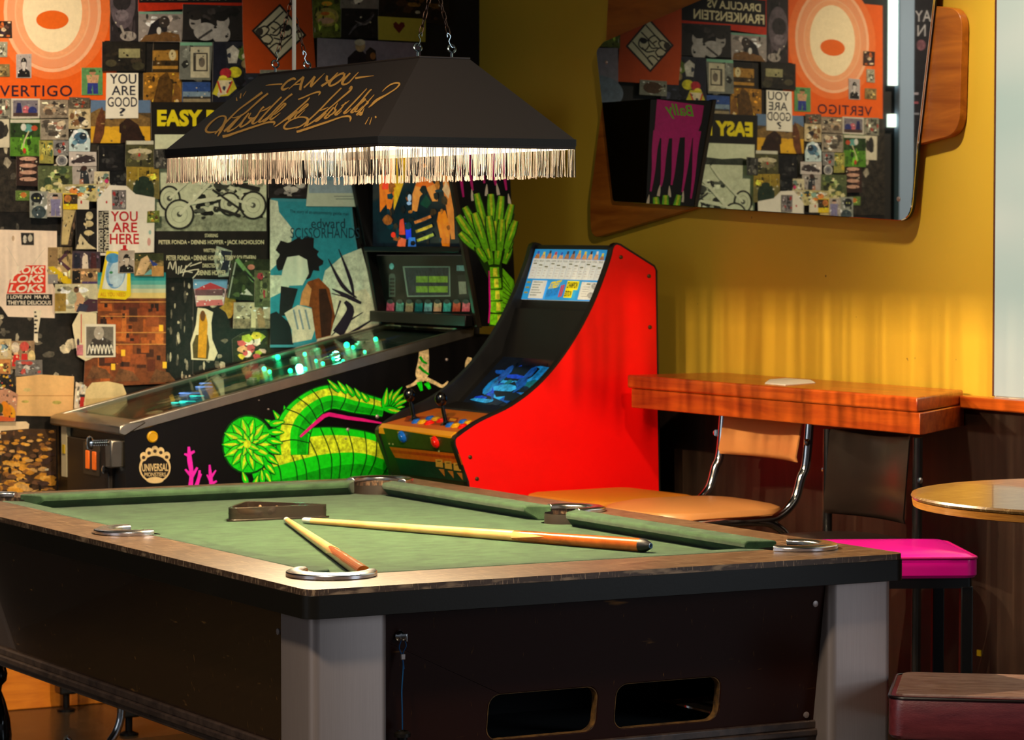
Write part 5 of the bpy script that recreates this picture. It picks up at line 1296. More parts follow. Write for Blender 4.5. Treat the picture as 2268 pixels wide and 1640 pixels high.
def leaf(x, y, ang, ln, w_, c1=G1, c2=GY):
    d = np.array([math.cos(R(ang)), -math.sin(R(ang))])
    p0 = np.array([x, y]); p1 = p0+d*ln
    a.line([p0, p0+d*ln*.4, p1], [w_*.6+3, w_+4, 3], GD, 0, 4); a.line([p0, p0+d*ln*.4, p1], [w_*.6, w_, 1], c1, .15, 4); a.line([p0+d*ln*.2, p0+d*ln*.45, p1-d*ln*.1], [1, w_*.35, 1], c2, .3, 4)
for ang in (100, 125, 80, 60, 150): leaf(640, 960, ang, 62, 20)
rib([(560, 1056), (640, 1036), (720, 1016), (800, 1012), (872, 1034)], [100, 150, 138, 112, 96], 12, .3)
rib([(648, 1008), (650, 950), (680, 905), (730, 880), (790, 892), (850, 905)], [66, 76, 62, 52, 46, 36], 10, .3)
for i, (x, y, an) in enumerate(((752, 868, 120), (768, 872, 112), (784, 878, 110), (800, 884, 108), (815, 890, 112))): leaf(x, y, an+15, 38-i*3, 11)
for an in (5, 20, 35, 50, 65, 82, -12): leaf(850, 905, an, 62 if 10 < an < 60 else 46, 14)
a.line([(664, 968), (688, 946), (716, 922), (728, 918), (770, 926), (800, 930), (846, 938)], [5, 7, 9, 9, 8, 7, 3], (226, 24, 130), .1)
# round leafy head of the plant at left: rosette of leaves, no face
a.ell(548, 985, 58, 66, GD); a.ell(548, 985, 54, 62, G1, .2)
for k in range(14):
    an = k*360/14; leaf(548+12*math.cos(R(an)), 985-14*math.sin(R(an)), an, 46, 20, G1 if k % 2 else G2)
for k in range(8):
    an = k*45+20; leaf(548, 985, an, 28, 13, G2)
a.ell(546, 984, 8, 9, GY, .3)
for k in range(7): leaf(596-2*k, 940+k*17, 10-k*12, 34, 14, G1)
for x, y, an in ((545, 1062, 110), (560, 1070, 70), (580, 1060, 95)): leaf(x, y+10, an, 30, 12)
a.build('plant_print', M_art, PB)
# pink coral
a = Art(cab_fn, .00003)
PKc = (240, 40, 190)
for pts, wd in (([(421, 1085), (424, 1050), (420, 1020), (418, 990)], [11, 9, 11, 5]), ([(424, 1055), (410, 1040)], [8, 4]), ([(424, 1058), (437, 1036)], [8, 5]), ([(420, 1010), (408, 1006)], [8, 4]), ([(420, 1006), (431, 1000)], [8, 5]), ([(432, 1084), (440, 1060), (442, 1042)], [10, 7, 5]), ([(440, 1062), (446, 1050)], [6, 3]), ([(468, 1078), (466, 1055), (464, 1030)], [9, 8, 4]), ([(466, 1060), (478, 1042)], [7, 3]), ([(466, 1066), (458, 1052)], [6, 3]), ([(468, 1072), (480, 1066)], [7, 4])):
    a.line(pts, wd, PKc, .1, 4)
a.build('coral_print', M_art, PB)
# cream round emblem
a = Art(cab_fn, .00003)
CRm = (226, 196, 140)
a.ell(343, 1036, 35, 34, CRm, .1); a.ell(343, 1038, 31, 28, (20, 14, 12))
for i, (x, y) in enumerate(((318, 1012), (330, 1002), (343, 998), (356, 1001), (369, 1011))): a.ell(x, y, 8, 10, CRm, .2); a.ell(x, y+2, 4, 4, (60, 46, 34))
a.text('UNIVERSAL', 0, 0, 1, 1, CRm, .02, quad=[(313, 1028), (373, 1027), (372, 1044), (315, 1045)])
a.text('MONSTERS', 320, 1047, 367, 1056, CRm, .01); a.ell(343, 1064, 19, 7, CRm, .05)
a.build('emblem', M_art, PB)
# small cream and green plant near the top right
a = Art(cab_fn, .00003)
for pts, wd, c in (([(939, 772), (938, 800), (934, 830), (932, 845)], [20, 24, 28, 12], CRm), ([(930, 840), (915, 852), (900, 858)], [10, 7, 5], CRm), ([(940, 838), (962, 848), (980, 856), (992, 845)], [10, 8, 7, 3], CRm), ([(928, 846), (934, 866)], [12, 6], G1), ([(944, 848), (952, 862)], [12, 6], G1), ([(930, 790), (936, 800), (946, 806)], [6, 6, 4], G3), ([(928, 812), (938, 822), (950, 830)], [6, 6, 4], G3)):
    a.line(pts, wd, c, .5, 4)
a.build('small_plant_print', M_art, PB)
a = Art(cab_fn, .00003)
a.line([(1040, 792), (1037, 806), (1033, 824)], [9, 14, 7], CRm, .3, 3)
a.build('sprig_print', M_art, PB)
for px, py, r_ in ((989, 797, .0045), (770, 952, .0055), (765, 972, .003), (835, 923, .006), (594, 907, .003), (573, 887, .002)):
    MB().lathe([(r_, -.001), (r_*.9, .003), (r_*.4, .005)], aty(px, py, PY0), (0, -1, 0), 12).build('bolt', M_alu, PB)
MB().lathe([(.0155, -.002), (.0155, .004), (.012, .007), (.011, .006), (0.001, .006)], aty(337, 968, PY0), (0, -1, 0), 22).build('flipper_button', pm('yellow_button', (214, 160, 10), .35), PB)
# front: coin door, plunger, instruction strip
MB().box(PX0-.004, PX0+.012, 3.06, 3.37, .50, .785).build('coin_door', pm('coin_door_black', (30, 24, 20), .4), PB, bevel=.003)
for yy in (3.155, 3.205):
    MB().box(PX0-.009, PX0-.003, yy-.013, yy+.013, .705, .755).build('coin_slot', glow('orange_coin_light', (226, 96, 20), .55), PB, bevel=.002)
MB().box(PX0-.006, PX0-.003, 3.12, 3.24, .69, .777).build('coin_plate', pm('coin_plate', (70, 60, 46), .4), PB)
MB().box(PX0-.004, PX0+.010, 3.375, 3.415, .67, .82).build('instruction_strip', pm('white_strip', (206, 190, 150), .5), PB)
MB().box(PX0-.006, PX0-.004, 3.385, 3.405, .735, .76).build('sticker', pm('yellow_sticker', (206, 170, 20), .5), PB)
ph = MB().prism([(-.018, .0), (.018, 0), (.024, .075), (-.024, .075)], 'x', PX0-.030, PX0+.012)
ph.v = [(x, y+2.995, z+.722) for x, y, z in ph.v]
ph.build('plunger_housing', M_steel, PB, bevel=.004)
pl = MB().tube([(PX0-.02, 2.995, .79), (PX0-.075, 2.995, .79)], .005, 10)
for k in range(7): pl.lathe([(.008, 0), (.008, .003)], (PX0-.03-k*.006, 2.995, .79), (-1, 0, 0), 12)
pl.lathe([(.006, 0), (.018, .002), (.02, .006), (.016, .011), (.004, .013)], (PX0-.075, 2.995, .79), (-1, 0, 0), 18)
pl.build('plunger', M_chrome, PB)
MB().lathe([(.011, 0), (.011, .012), (.006, .015)], (PX0-.006, 3.06, .712), (-1, 0, 0), 14).build('start_button', M_chrome, PB)
for x, y in ((PX0+.02, PY0+.02), (PX0+.02, PY1-.02), (1.93, PY0+.02), (1.93, PY1-.02)):
    sx = -1 if x < 1.3 else 1
    lg = MB().prism([(x-.026, .05), (x+.026, .05), (x+.026, .62), (x-.026, .62)], 'y', y-.026, y+.026)
    lg.build('leg', pm('black_leg', (18, 17, 16), .35), PB, bevel=.006)
    MB().lathe([(.026, 0), (.026, .006), (.01, .012), (.01, .06)], (x, y, 0), (0, 0, 1), 16).build('foot', M_cab, PB)
# backbox
bprof = [(1.833, 1.088), (1.948, 1.092), (1.95, 1.2), (1.924, 1.738), (1.700, 1.738)]
def xfront(z): return 1.833+(1.700-1.833)*(z-1.088)/(1.738-1.088)
MB().prism(bprof, 'y', BY0, BY0+.02).prism(bprof, 'y', BY1-.02, BY1).prism([(1.80, 1.088), (1.948, 1.092), (1.924, 1.738), (1.72, 1.738), (1.73, 1.70), (1.88, 1.70), (1.89, 1.12), (1.80, 1.12)], 'y', BY0+.02, BY1-.02).build('backbox', M_cab, PB, bevel=.002)
def trimline(): 
    e = .004
    return MB().hexa([(xfront(1.09)-e, BY0-.002, 1.085), (xfront(1.09)+.012, BY0-.002, 1.085), (xfront(1.738)+.012, BY0-.002, 1.741), (xfront(1.738)-e, BY0-.002, 1.741)],
                     [(xfront(1.09)-e, BY0+.018, 1.085), (xfront(1.09)+.012, BY0+.018, 1.085), (xfront(1.738)+.012, BY0+.018, 1.741), (xfront(1.738)-e, BY0+.018, 1.741)])
trimline().build('corner_trim', pm('dark_trim', (58, 48, 36), .35, metal=.7), PB, bevel=.003)
def bb_fn(dx):
    def f(px, py, lift):
        p0 = (xfront(1.2)+dx, 3.2, 1.2); n = np.array([-(1.738-1.088), 0, -(1.833-1.700)]); n = n/np.linalg.norm(n)
        return atplane(px, py, p0, n)+n*(lift+.0003)
    return f
a = Art(bb_fn(.022), .00004)
slab(a, [(826, 552), (1026, 551), (986, 300), (826, 300)], .006)
a.poly([(826, 552), (1026, 551), (986, 300), (826, 300)], (16, 24, 30), .3)
rr = random.Random(8)
for pts, c in (([(842, 470), (856, 452), (862, 480), (872, 440), (880, 390), (876, 320), (838, 320)], (240, 120, 16)), ([(846, 420), (860, 420), (862, 380), (850, 376)], (250, 60, 30)), ([(872, 470), (896, 400), (900, 320), (874, 320)], (226, 170, 20)),
               ([(913, 470), (924, 468), (930, 436), (946, 420), (958, 446), (970, 446), (966, 410), (944, 395), (924, 400), (914, 430)], (244, 150, 60)), ([(920, 412), (940, 418), (962, 408), (950, 392), (932, 392)], (240, 110, 20)), ([(930, 452), (946, 462), (956, 448), (944, 432)], (16, 60, 40)),
               ([(968, 490), (980, 545), (996, 546), (998, 500), (986, 466), (972, 470)], (240, 130, 20)), ([(984, 430), (1000, 530), (1008, 530), (1004, 440), (992, 388), (980, 388)], (240, 136, 50)), ([(980, 420), (994, 440), (998, 420), (988, 400)], (246, 190, 130)),
               ([(880, 545), (898, 548), (900, 530), (884, 526)], (240, 110, 60)), ([(884, 520), (898, 520), (894, 484), (886, 488)], (230, 70, 40)), ([(900, 530), (912, 530), (910, 496), (898, 494)], (40, 60, 240)), ([(904, 546), (922, 546), (920, 526), (906, 526)], (60, 130, 220))):
    a.poly(pts, c, .25)
a.blobs(840, 320, 1008, 548, [(20, 40, 50), (150, 80, 20), (30, 24, 20), (60, 40, 20), (16, 50, 60), (190, 110, 30)], 46, rr, .04, .14, .5)
for k, c in enumerate(((214, 120, 50), (206, 170, 50), (190, 196, 70))):
    y = 486+k*20
    a.line([(920+k*3, y+8), (940+k*3, y), (956+k*3, y-8)], [13, 13, 13], (14, 34, 44)); a.line([(920+k*3, y+7), (940+k*3, y), (956+k*3, y-7)], [6, 7, 6], c, .5)
a.ell(873, 520, 5, 6, (252, 50, 20)); a.ell(909, 438, 4, 8, (190, 206, 226)); a.ell(908, 450, 5, 4, (160, 190, 226))
TL = a.build('backglass', print_mat('backlit_backglass', .2, .42, 40), PB)
a = Art(bb_fn(.030), .00004)
slab(a, [(826, 705), (1056, 703), (1036, 566), (826, 566)], .006)
a.poly([(826, 705), (1056, 703), (1036, 566), (826, 566)], (14, 16, 14), .2)
a.poly([(902, 658), (998, 657), (997, 590), (892, 590)], (120, 136, 120), .1); a.poly([(905, 655), (995, 654), (994, 593), (896, 593)], (46, 52, 56), .3)
for y0 in (612, 634):
    a.rect(922, y0, 948, y0+14, (120, 150, 50), .3); a.rect(950, y0, 992, y0+14, (124, 156, 50), .3)
a.rect(862, 612, 876, 658, (70, 84, 74), .2); a.ell(869, 612, 7, 6, (70, 84, 74)); [a.rect(864, 616+i*8, 874, 621+i*8, (30, 36, 32)) for i in range(5)]
a.poly([(1016, 660), (1040, 658), (1036, 608), (1014, 610)], (40, 40, 36)); a.poly([(1018, 652), (1034, 651), (1032, 624), (1016, 624)], (150, 150, 130), .2)
a.rect(1012, 588, 1030, 600, (120, 160, 160), .3); a.ell(868, 590, 5, 7, (110, 190, 190), .2)
for i, c in enumerate(((190, 90, 110), (90, 160, 140), (160, 150, 110), (20, 110, 110), (110, 170, 170), (206, 170, 130), (60, 160, 150), (190, 84, 60), (226, 110, 120))):
    x = 856+i*21; a.poly([(x, 690), (x+17, 690), (x+18, 671), (x+2, 669)], c, .4); a.ell(x+9, 668, 7, 5, (60, 70, 64), .3)
a.build('display_panel', print_mat('display_print', .25, .06), PB)
MB().box(xfront(1.33)-.002, xfront(1.33)+.04, BY0+.02, BY1-.02, 1.296, 1.312).box(xfront(1.12)-.004, xfront(1.12)+.05, BY0+.02, BY1-.02, 1.088, 1.118).box(xfront(1.72)-.002, xfront(1.72)+.05, BY0+.02, BY1-.02, 1.70, 1.738).build('panel_frame', M_cab, PB, bevel=.002)
# backbox side decoration: magenta drips and a green leafy stalk
def bs_fn(px, py, lift): return aty(px, py, BY0)+np.array([0, -lift-.0004, 0])
a = Art(bs_fn, .00003)
MG = (196, 16, 120)
def mx(px, py):
    p = mir(px, py, BY0); d = p-CAM; zz = d@Fv
    return (1134+FPX*(d@Rv)/zz, 820-FPX*(d@Uv)/zz)
top = [mx(1455, 220), mx(1562, 232), mx(1556, 270), mx(1548, 296)]
a.poly([mx(1455, 220), mx(1559, 234), mx(1553, 272), mx(1541, 306), mx(1516, 304), mx(1492, 306), mx(1466, 308), mx(1449, 296)], MG, .1)
for pts in ([(1456, 290), (1450, 330), (1447, 380), (1441, 424)], [(1474, 296), (1470, 340), (1467, 390), (1463, 414)], [(1498, 296), (1494, 340), (1491, 380), (1487, 410)], [(1526, 294), (1522, 340), (1518, 380), (1511, 426)], [(1544, 290), (1540, 330), (1536, 390), (1530, 440)]):
    a.line([mx(*p) for p in pts], [19, 13, 8, 4], MG, .1, 4)
a.text('Bally', 0, 0, 1, 1, (110, 190, 20), .012, .3, quad=[mx(1538, 234), mx(1472, 228), mx(1472, 262), mx(1536, 266)])
for (x, y), an in (((1047, 445), 96), ((1077, 434), 88), ((1104, 432), 100), ((1129, 455), 98), ((1029, 492), 84)):
    d = np.array([math.cos(R(an)), -math.sin(R(an))]); p = np.array([x, y], float)
    a.line([p, p+d*12, p+d*26], [7, 6, 1], (220, 206, 180), .05, 3)
g1, gy, gd = (110, 196, 20), (206, 220, 40), (30, 60, 8)
def leaf2(x, y, ang, ln, w_):
    d = np.array([math.cos(R(ang)), -math.sin(R(ang))]); p0 = np.array([x, y]); p1 = p0+d*ln
    a.line([p0, p0+d*ln*.6, p1], [w_*.8+5, w_+7, w_*.8+5], gd, 0, 4); a.line([p0, p0+d*ln*.6, p1], [w_*.8, w_+2, w_*.8], g1, .3, 4); a.line([p0+d*ln*.3, p0+d*ln*.7, p1], [1.5, w_*.35, w_*.4], gy, .3, 4)
a.line([(1098, 618), (1084, 560), (1030, 500)], [30, 54, 20], gd); a.line([(1104, 560), (1120, 470)], [44, 40], gd)
for x, y, an, ln, w_ in ((1072, 540, 118, 92, 15), (1080, 530, 104, 104, 14), (1090, 528, 92, 98, 15), (1100, 530, 84, 96, 15), (1112, 534, 76, 84, 14), (1066, 556, 130, 66, 14), (1060, 556, 140, 40, 12), (1082, 556, 112, 60, 13), (1096, 556, 90, 66, 13), (1110, 556, 80, 62, 13), (1088, 586, 104, 46, 14), (1100, 586, 84, 46, 14), (1076, 580, 122, 40, 12), (1116, 584, 70, 40, 12), (1120, 560, 66, 30, 10), (1060, 548, 124, 84, 16), (1076, 552, 108, 84, 16), (1120, 552, 72, 66, 14), (1092, 556, 98, 78, 15), (1106, 556, 86, 70, 15), (1048, 548, 134, 44, 14)):
    leaf2(x, y, an, ln, w_)
for i, y in enumerate((592, 616, 642, 668, 696)):
    hw = 11+i*2.2; x = 1094+i*2.4
    a.poly([(x-hw-2, y+27), (x+hw+2, y+27), (x+hw, y-2), (x-hw, y-2)], gd); a.poly([(x-hw, y+23), (x-hw*.3, y+25), (x+hw, y+22), (x+hw-1, y), (x-hw+1, y)], g1, .4); a.poly([(x-3, y+21), (x+7, y+21), (x+6, y+2), (x-3, y+2)], (226, 230, 60), .4)
a.poly([(1112, 700), (1136, 690), (1144, 660), (1136, 620), (1112, 594), (1112, 640)], g1, .2)
for k in range(7): a.line([(1112, 610+k*12), (1140-abs(k-4)*3, 636+k*9)], 1.6, gd)
a.line([(1082, 600), (1083, 640), (1084, 680), (1081, 716)], [3, 4, 4, 3], MG, .1)
a.build('backbox_side_art', M_art, PB)

# ------------------------------------------------------------------ arcade machine
AY0, AY1 = 2.25, 2.705
M_red = pm('red_laminate', (232, 3, 1), .42, var=.05, vscale=6, spec=.35)
M_edge = pm('black_edge_strip', (14, 13, 12), .4)
M_blk = pm('black_interior', (17, 15, 13), .45, spec=.35)
AC = thing('arcade_machine', 'red sided arcade machine with two joysticks and lit move chart', 'arcade machine', (1.72, 2.48, 0))
curve = [tuple(p) for p in smooth_path([(1.428, .828), (1.494, .866), (1.592, .906), (1.681, .966), (1.762, 1.053), (1.831, 1.159), (1.879, 1.265), (1.894, 1.312)], 5)]
side = curve+[(1.899, 1.320), (1.908, 1.324), (1.919, 1.321), (2.024, 1.264), (2.031, 1.252), (2.055, .02), (1.50, .02), (1.468, .66), (1.462, .71), (1.424, .806), (1.423, .82)]
for y0, y1 in ((AY0, AY0+.018), (AY1-.018, AY1)):
    sp = MB().prism(side, 'y', y0, y1).build('side_panel', M_red if y0 == AY0 else M_blk, AC, smooth=True, angle=30)
    ed = [(u, (y0+y1)/2, v) for u, v in side]
    eb = MB(); n = len(side)
    c = np.mean(np.array(side), 0)
    # flat black strip round the panel edge
    vs = []
    for i, (u, v) in enumerate(side):
        t = np.array(side[(i+1) % n])-np.array(side[i-1]); t /= np.linalg.norm(t); nn = np.array([t[1], -t[0]])
        o_ = np.array([u, v])+nn*.0015*-1; i_ = np.array([u, v])+nn*.0035
        vs += [(o_[0], y0-.0012, o_[1]), (o_[0], y1+.0012, o_[1]), (i_[0], y1+.0012, i_[1]), (i_[0], y0-.0012, i_[1])]
    eb.add(vs, [(i*4+j, i*4+(j+1) % 4, ((i+1) % n)*4+(j+1) % 4, ((i+1) % n)*4+j) for i in range(n) for j in range(4)])
    eb.build('edge_strip', M_edge, AC)
yi0, yi1 = AY0+.018, AY1-.018
# control panel
cpn = [(1.428, .822), (1.428, .812), (1.60, .862), (1.60, .874)]
M_cp = pm('orange_control_panel', (196, 112, 14), .4, var=.15, vscale=12, rgb2=(206, 84, 20))
CP = MB().prism([(1.425, .812), (1.60, .850), (1.60, .876), (1.437, .838), (1.427, .830)], 'y', yi0, yi1).build('control_panel', M_cp, AC, bevel=.004, seg=3)
MB().prism([(1.4235, .812), (1.431, .812), (1.439, .8385), (1.4345, .8385), (1.4235, .828)], 'y', yi0, yi1).build('front_lip', pm('yellow_lip', (226, 150, 10), .35), CP)
cn = np.array([-.038, 0, .163]); cn /= np.linalg.norm(cn)
def cpt(px, py): return atplane(px, py, (1.437, 2.4, .838), cn)
for px, py in ((918, 930), (988, 940)):
    b_ = cpt(px, py)
    j = MB().lathe([(.016, 0), (.013, .003), (.007, .006), (.0055, .012), (.0055, .042), (.004, .05), (.010, .053), (.0155, .062), (.0165, .072), (.012, .082), (.003, .087)], b_, cn, 18)
    j.build('joystick', pm('black_joystick', (10, 9, 9), .12), CP)
BTN = {'blue': (20, 100, 200), 'yellow': (236, 170, 10), 'red': (226, 24, 14)}
for px, py, c in ((923, 936, 'blue'), (936, 937, 'yellow'), (951, 939, 'red'), (953, 929, 'blue'), (965, 931, 'yellow'), (978, 934, 'red'), (998, 944, 'blue'), (1010, 945, 'yellow'), (1026, 947, 'red'), (1026, 937, 'blue'), (1038, 939, 'yellow'), (1050, 941, 'red')):
    MB().lathe([(.0145, -.001), (.0145, .004), (.011, .0055), (.010, .0045), (.0095, .008), (.004, .009)], cpt(px, py), cn, 18).build('button', pm(c+'_button', BTN[c], .3), CP)
a = Art(lambda px, py, lift: cpt(px, py)+cn*(lift+.0005))
a.poly([(895, 934), (1010, 947), (1016, 926), (902, 922)], (150, 60, 20), .4)
a.poly([(994, 932), (1008, 934), (1012, 929), (998, 927)], (226, 150, 20), .1)
a.build('panel_print', M_print, CP)
# front below the control panel
fp = [(1.424, .812), (1.462, .705), (1.474, .66), (1.49, .30), (1.50, .06)]
def fx(z):
    for (x0, z0), (x1, z1) in zip(fp, fp[1:]):
        if z <= z0 and z >= z1: return x0+(x1-x0)*(z0-z)/(z0-z1)
    return fp[0][0]
MB().prism(fp+[(1.54, .06), (1.50, .80)], 'y', yi0, yi1).build('front_panel', pm('dark_green_front', (30, 40, 16), .35, var=.2, vscale=6), AC)
fnv = np.array([-(.812-.705), 0, -(1.462-1.424)]); fnv /= np.linalg.norm(fnv)
def ff(px, py, lift=0): return atplane(px, py, (1.424, 2.4, .812), fnv)+fnv*(lift+.0006)
a = Art(ff, .00004)
a.poly([(849, 948), (1003, 972), (1013, 1004), (860, 986)], (56, 66, 20), .2)
a.poly([(863, 990), (1018, 1006), (1026, 1030), (876, 1014)], (196, 96, 14), .15); a.poly([(866, 996), (1018, 1012), (1020, 1018), (870, 1003)], (170, 60, 14), .2)
a.poly([(876, 1014), (1026, 1030), (1034, 1068), (888, 1050)], (14, 56, 34), .25)
for x, y in ((973, 1026), (993, 1030), (1013, 1034)):
    a.poly([(x-7, y+8), (x+9, y+10), (x+7, y-8), (x-8, y-9)], (206, 160, 60), .1); a.rect(x-4, y-5, x+4, y-3, (80, 60, 20)); a.poly([(x-1, y+13), (x+11, y+14), (x+13, y+30)], (190, 120, 40), .1)
for x, y in ((882, 958), (954, 970)): a.poly([(x-2, y-2), (x+3, y-2), (x+12, y+22), (x+6, y+22)], (190, 160, 30), .1)
for x, y in ((863, 983), (871, 984), (973, 1000), (1008, 1004)): a.ell(x, y, 2, 2, (190, 190, 120))
a.build('front_print', print_mat('front_panel_print', .35), AC)
for px, py, c in ((893, 967, 'blue'), (966, 979, 'red')):
    MB().lathe([(.0165, -.001), (.0165, .005), (.0125, .008), (.011, .0065), (.010, .010), (.003, .011)], ff(px, py), fnv, 20).build('start_button', pm(c+'_button', BTN[c], .3), AC)
# monitor bay
MB().prism([(1.60, .852), (1.60, .872), (1.64, .868), (1.80, 1.02), (1.845, 1.145), (1.862, 1.145), (1.93, 1.28), (1.93, .85)], 'y', yi0, yi1).build('monitor_bezel', M_blk, AC)
sd = np.array([1.80-1.64, 0, 1.02-.868]); sd /= np.linalg.norm(sd); sn = np.array([-sd[2], 0, sd[0]])
def scr(u, v, h=0): return np.array([1.64, 0, .868])+sd*(.014+u*.195)+sn*h+np.array([0, yi0+.03+v*(yi1-yi0-.06), 0])
a = Art(lambda u, v, lift: scr(u, v, .001+lift), .00005)
slab(a, [(0, 0), (1, 0), (1, 1), (0, 1)], .003)
a.rect(0, 0, 1, 1, (6, 14, 24), .2)
a.blobs(.02, .02, .98, .98, [(10, 70, 150), (20, 120, 190), (16, 60, 190), (40, 150, 210), (4, 20, 40), (10, 90, 100), (4, 10, 20)], 46, random.Random(6), .1, .5, .5)
a.build('screen', print_mat('screen_picture', .08, .45, 30), AC)
m = MB().prism([(1.60, .873), (1.605, .879), (1.66, .892), (1.655, .880)], 'y', yi0+.002, yi1-.002)
m.build('panel_hinge', M_blk, AC)
# marquee chart, lit from behind
mA = np.array([1.893, 0, 1.252-.002]); mB = np.array([1.853, 0, 1.118]); md = mA-mB
mn = np.cross(np.array([0, 1.0, 0]), md); mn /= np.linalg.norm(mn)
if mn[0] > 0: mn = -mn
MB().prism([(1.846, 1.100), (1.893, 1.262), (1.900, 1.282), (1.935, 1.262), (1.90, 1.10)], 'y', yi0, yi1).prism([(1.900, 1.282), (1.906, 1.318), (1.916, 1.318), (2.022, 1.258), (2.022, 1.24)], 'y', yi0, yi1).build('marquee_box', M_blk, AC)
def mq(px, py, lift=0): return atplane(px, py, mA+np.array([-.006, 0, 0]), mn)+mn*lift
a = Art(mq, .00004)
Q = [(1187, 549), (1349, 554), (1320, 668), (1154, 663)]
slab(a, [Q[3], Q[2], Q[1], Q[0]], .004)
def qp(u, v):
    q0, q1, q2, q3 = [np.array(p, float) for p in Q]
    return tuple((q0*(1-u)+q1*u)*(1-v)+(q3*(1-u)+q2*u)*v)
def qr(u0, v0, u1, v1, c, amp=0): a.poly([qp(u0, v1), qp(u1, v1), qp(u1, v0), qp(u0, v0)], c, amp)
qr(0, 0, 1, 1, (40, 150, 214))
qr(.01, .205, .985, .595, (226, 220, 204), .06)
rr = random.Random(2)
for i in range(12):
    u = .015+i*.0815
    qr(u+.079, .22, u+.0815, .59, (110, 140, 150)); qr(u+.015, .29+.03*(i % 3), u+.06, .31+.03*(i % 3), (96, 92, 40)); qr(u+.01, .23, u+.07, .27, (190, 186, 170), .3)
    for k in range(4): qr(u+.012+rr.random()*.01, .38+k*.05, u+.05+rr.random()*.02, .395+k*.05, (196, 192, 176), .3)
    c = rr.choice([(222, 150, 90), (196, 120, 60), (230, 170, 110), (176, 120, 80)]); h = rr.uniform(.03, .08)
    a.poly([qp(u+.005, .205), qp(u+.075, .205), qp(u+.06, h+.05), qp(u+.03, h+.03)], c, .3)
    qr(u+.028, h, u+.055, h+.06, rr.choice([(226, 200, 60), (60, 50, 60), (200, 60, 50), (236, 220, 190), (60, 90, 170)]), .2)
qr(.105, .635, .30, .985, (222, 216, 200), .05)
for k in range(6): qr(.12, .66+k*.05, .12+rr.uniform(.08, .15), .68+k*.05, (160, 158, 140), .3)
for k in range(3): qr(.035, .66+k*.1, .085, .69+k*.1, (150, 140, 40))
a.text('STREET', 0, 0, 1, 1, (236, 206, 30), .05, quad=[qp(.36, .66), qp(.50, .61), qp(.47, .76), qp(.34, .80)])
a.text('FIGHTER', 0, 0, 1, 1, (30, 120, 180), .05, quad=[qp(.335, .82), qp(.50, .74), qp(.48, .90), qp(.33, .96)])
a.text('II', 0, 0, 1, 1, (206, 60, 70), .05, quad=[qp(.505, .72), qp(.55, .70), qp(.545, .93), qp(.50, .95)])
qr(.575, .63, .735, .80, (244, 224, 20)); qr(.575, .80, .68, .955, (244, 224, 20))
a.text('CHAMPION', 0, 0, 1, 1, (60, 56, 10), .03, quad=[qp(.585, .65), qp(.725, .65), qp(.72, .77), qp(.58, .77)])
a.text('EDITION', 0, 0, 1, 1, (60, 56, 10), .03, quad=[qp(.583, .82), qp(.675, .82), qp(.665, .93), qp(.578, .93)])
qr(.77, .64, .985, .985, (220, 214, 196), .08); qr(.84, .67, .89, .69, (90, 96, 40))
for k in range(5): qr(.80, .73+k*.045, .80+rr.uniform(.06, .12), .745+k*.045, (176, 172, 156), .3)
a.ell(*qp(.95, .72), 6, 7, (170, 164, 150), .4); a.ell(*qp(.94, .90), 9, 7, (170, 164, 150), .4)
a.build('move_chart', print_mat('backlit_chart', .2, .5, 140), AC)
for px, py in ((1375, 570), (1437, 612), (1439, 725), (1041, 1013), (1056, 1061)):
    MB().lathe([(.0058, -.001), (.0052, .0025), (.002, .004)], aty(px, py, AY0), (0, -1, 0), 14).build('bolt', pm('bronze_bolt', (96, 74, 44), .35, metal=.8), AC)
MB().box(2.02, 2.045, AY0+.018, AY1-.018, .03, 1.25).build('back_panel', M_blk, AC)
MB().box(1.52, 2.05, AY0+.01, AY1-.01, 0, .03).build('base', M_blk, AC)
# torn white paper on the bezel
pp = [atplane(px, py, (1.64, 2.4, .8695), np.array([-sd[2], 0, sd[0]])) for px, py in ((1020, 918), (1060, 926), (1063, 919), (1054, 917), (1050, 912), (1036, 910), (1030, 914))]
mm = MB(); mm.hexa([p+sn*.0006 for p in pp], [p+sn*.0016 for p in pp])
tag(mm.build('paper_scrap', pm('white_paper', (236, 222, 196), .6), smooth=False), 'torn white paper scrap below the arcade screen', 'paper')

# ------------------------------------------------------------------ bar shelf
SX = 1.88
SH_ = thing('bar_shelf', 'thick red brown wooden bar shelf along the yellow wall', 'shelf', (2.03, 1.5, .95))
def shelf_poly(f, l, r, back=XW-.0005):
    return [(SX+f, .884-r), (back-.0, 1.085-r*.3), (back, 2.42+l), (SX+f, 2.152+l*1.0)]
MB().prism([(SX, .884), (XW-.024, 1.10), (XW-.024, 2.150), (SX, 2.150)], 'z', .947, .981).build('shelf_top', M_redwood, SH_, bevel=.005, seg=3)
MB().prism([(SX+.006, .882), (SX+.030, .897), (SX+.030, 2.138), (SX+.006, 2.138)], 'z', .896, .946).build('front_fascia', M_redwood, SH_, bevel=.002)
MB().prism([(SX+.008, .884), (SX+.02, .886), (XW-.024, 1.096), (XW-.024, 1.112), (SX+.02, .91)], 'z', .896, .946).build('end_fascia', M_redwood, SH_, bevel=.002)
MB().box(SX+.03, XW-.024, 2.10, 2.138, .896, .946).build('end_fascia', M_redwood, SH_)
nv = [atz(px, py, .9815)[:2] for px, py in ((1694, 850), (1740, 854), (1806, 849), (1795, 843), (1740, 839), (1704, 842))]
m = MB().prism([tuple(p) for p in nv], 'z', .9812, .9830)
tag(m.build('paper_napkin', pm('white_napkin', (240, 232, 214), .8), smooth=False), 'white paper napkin lying on the wooden bar shelf', 'napkin')

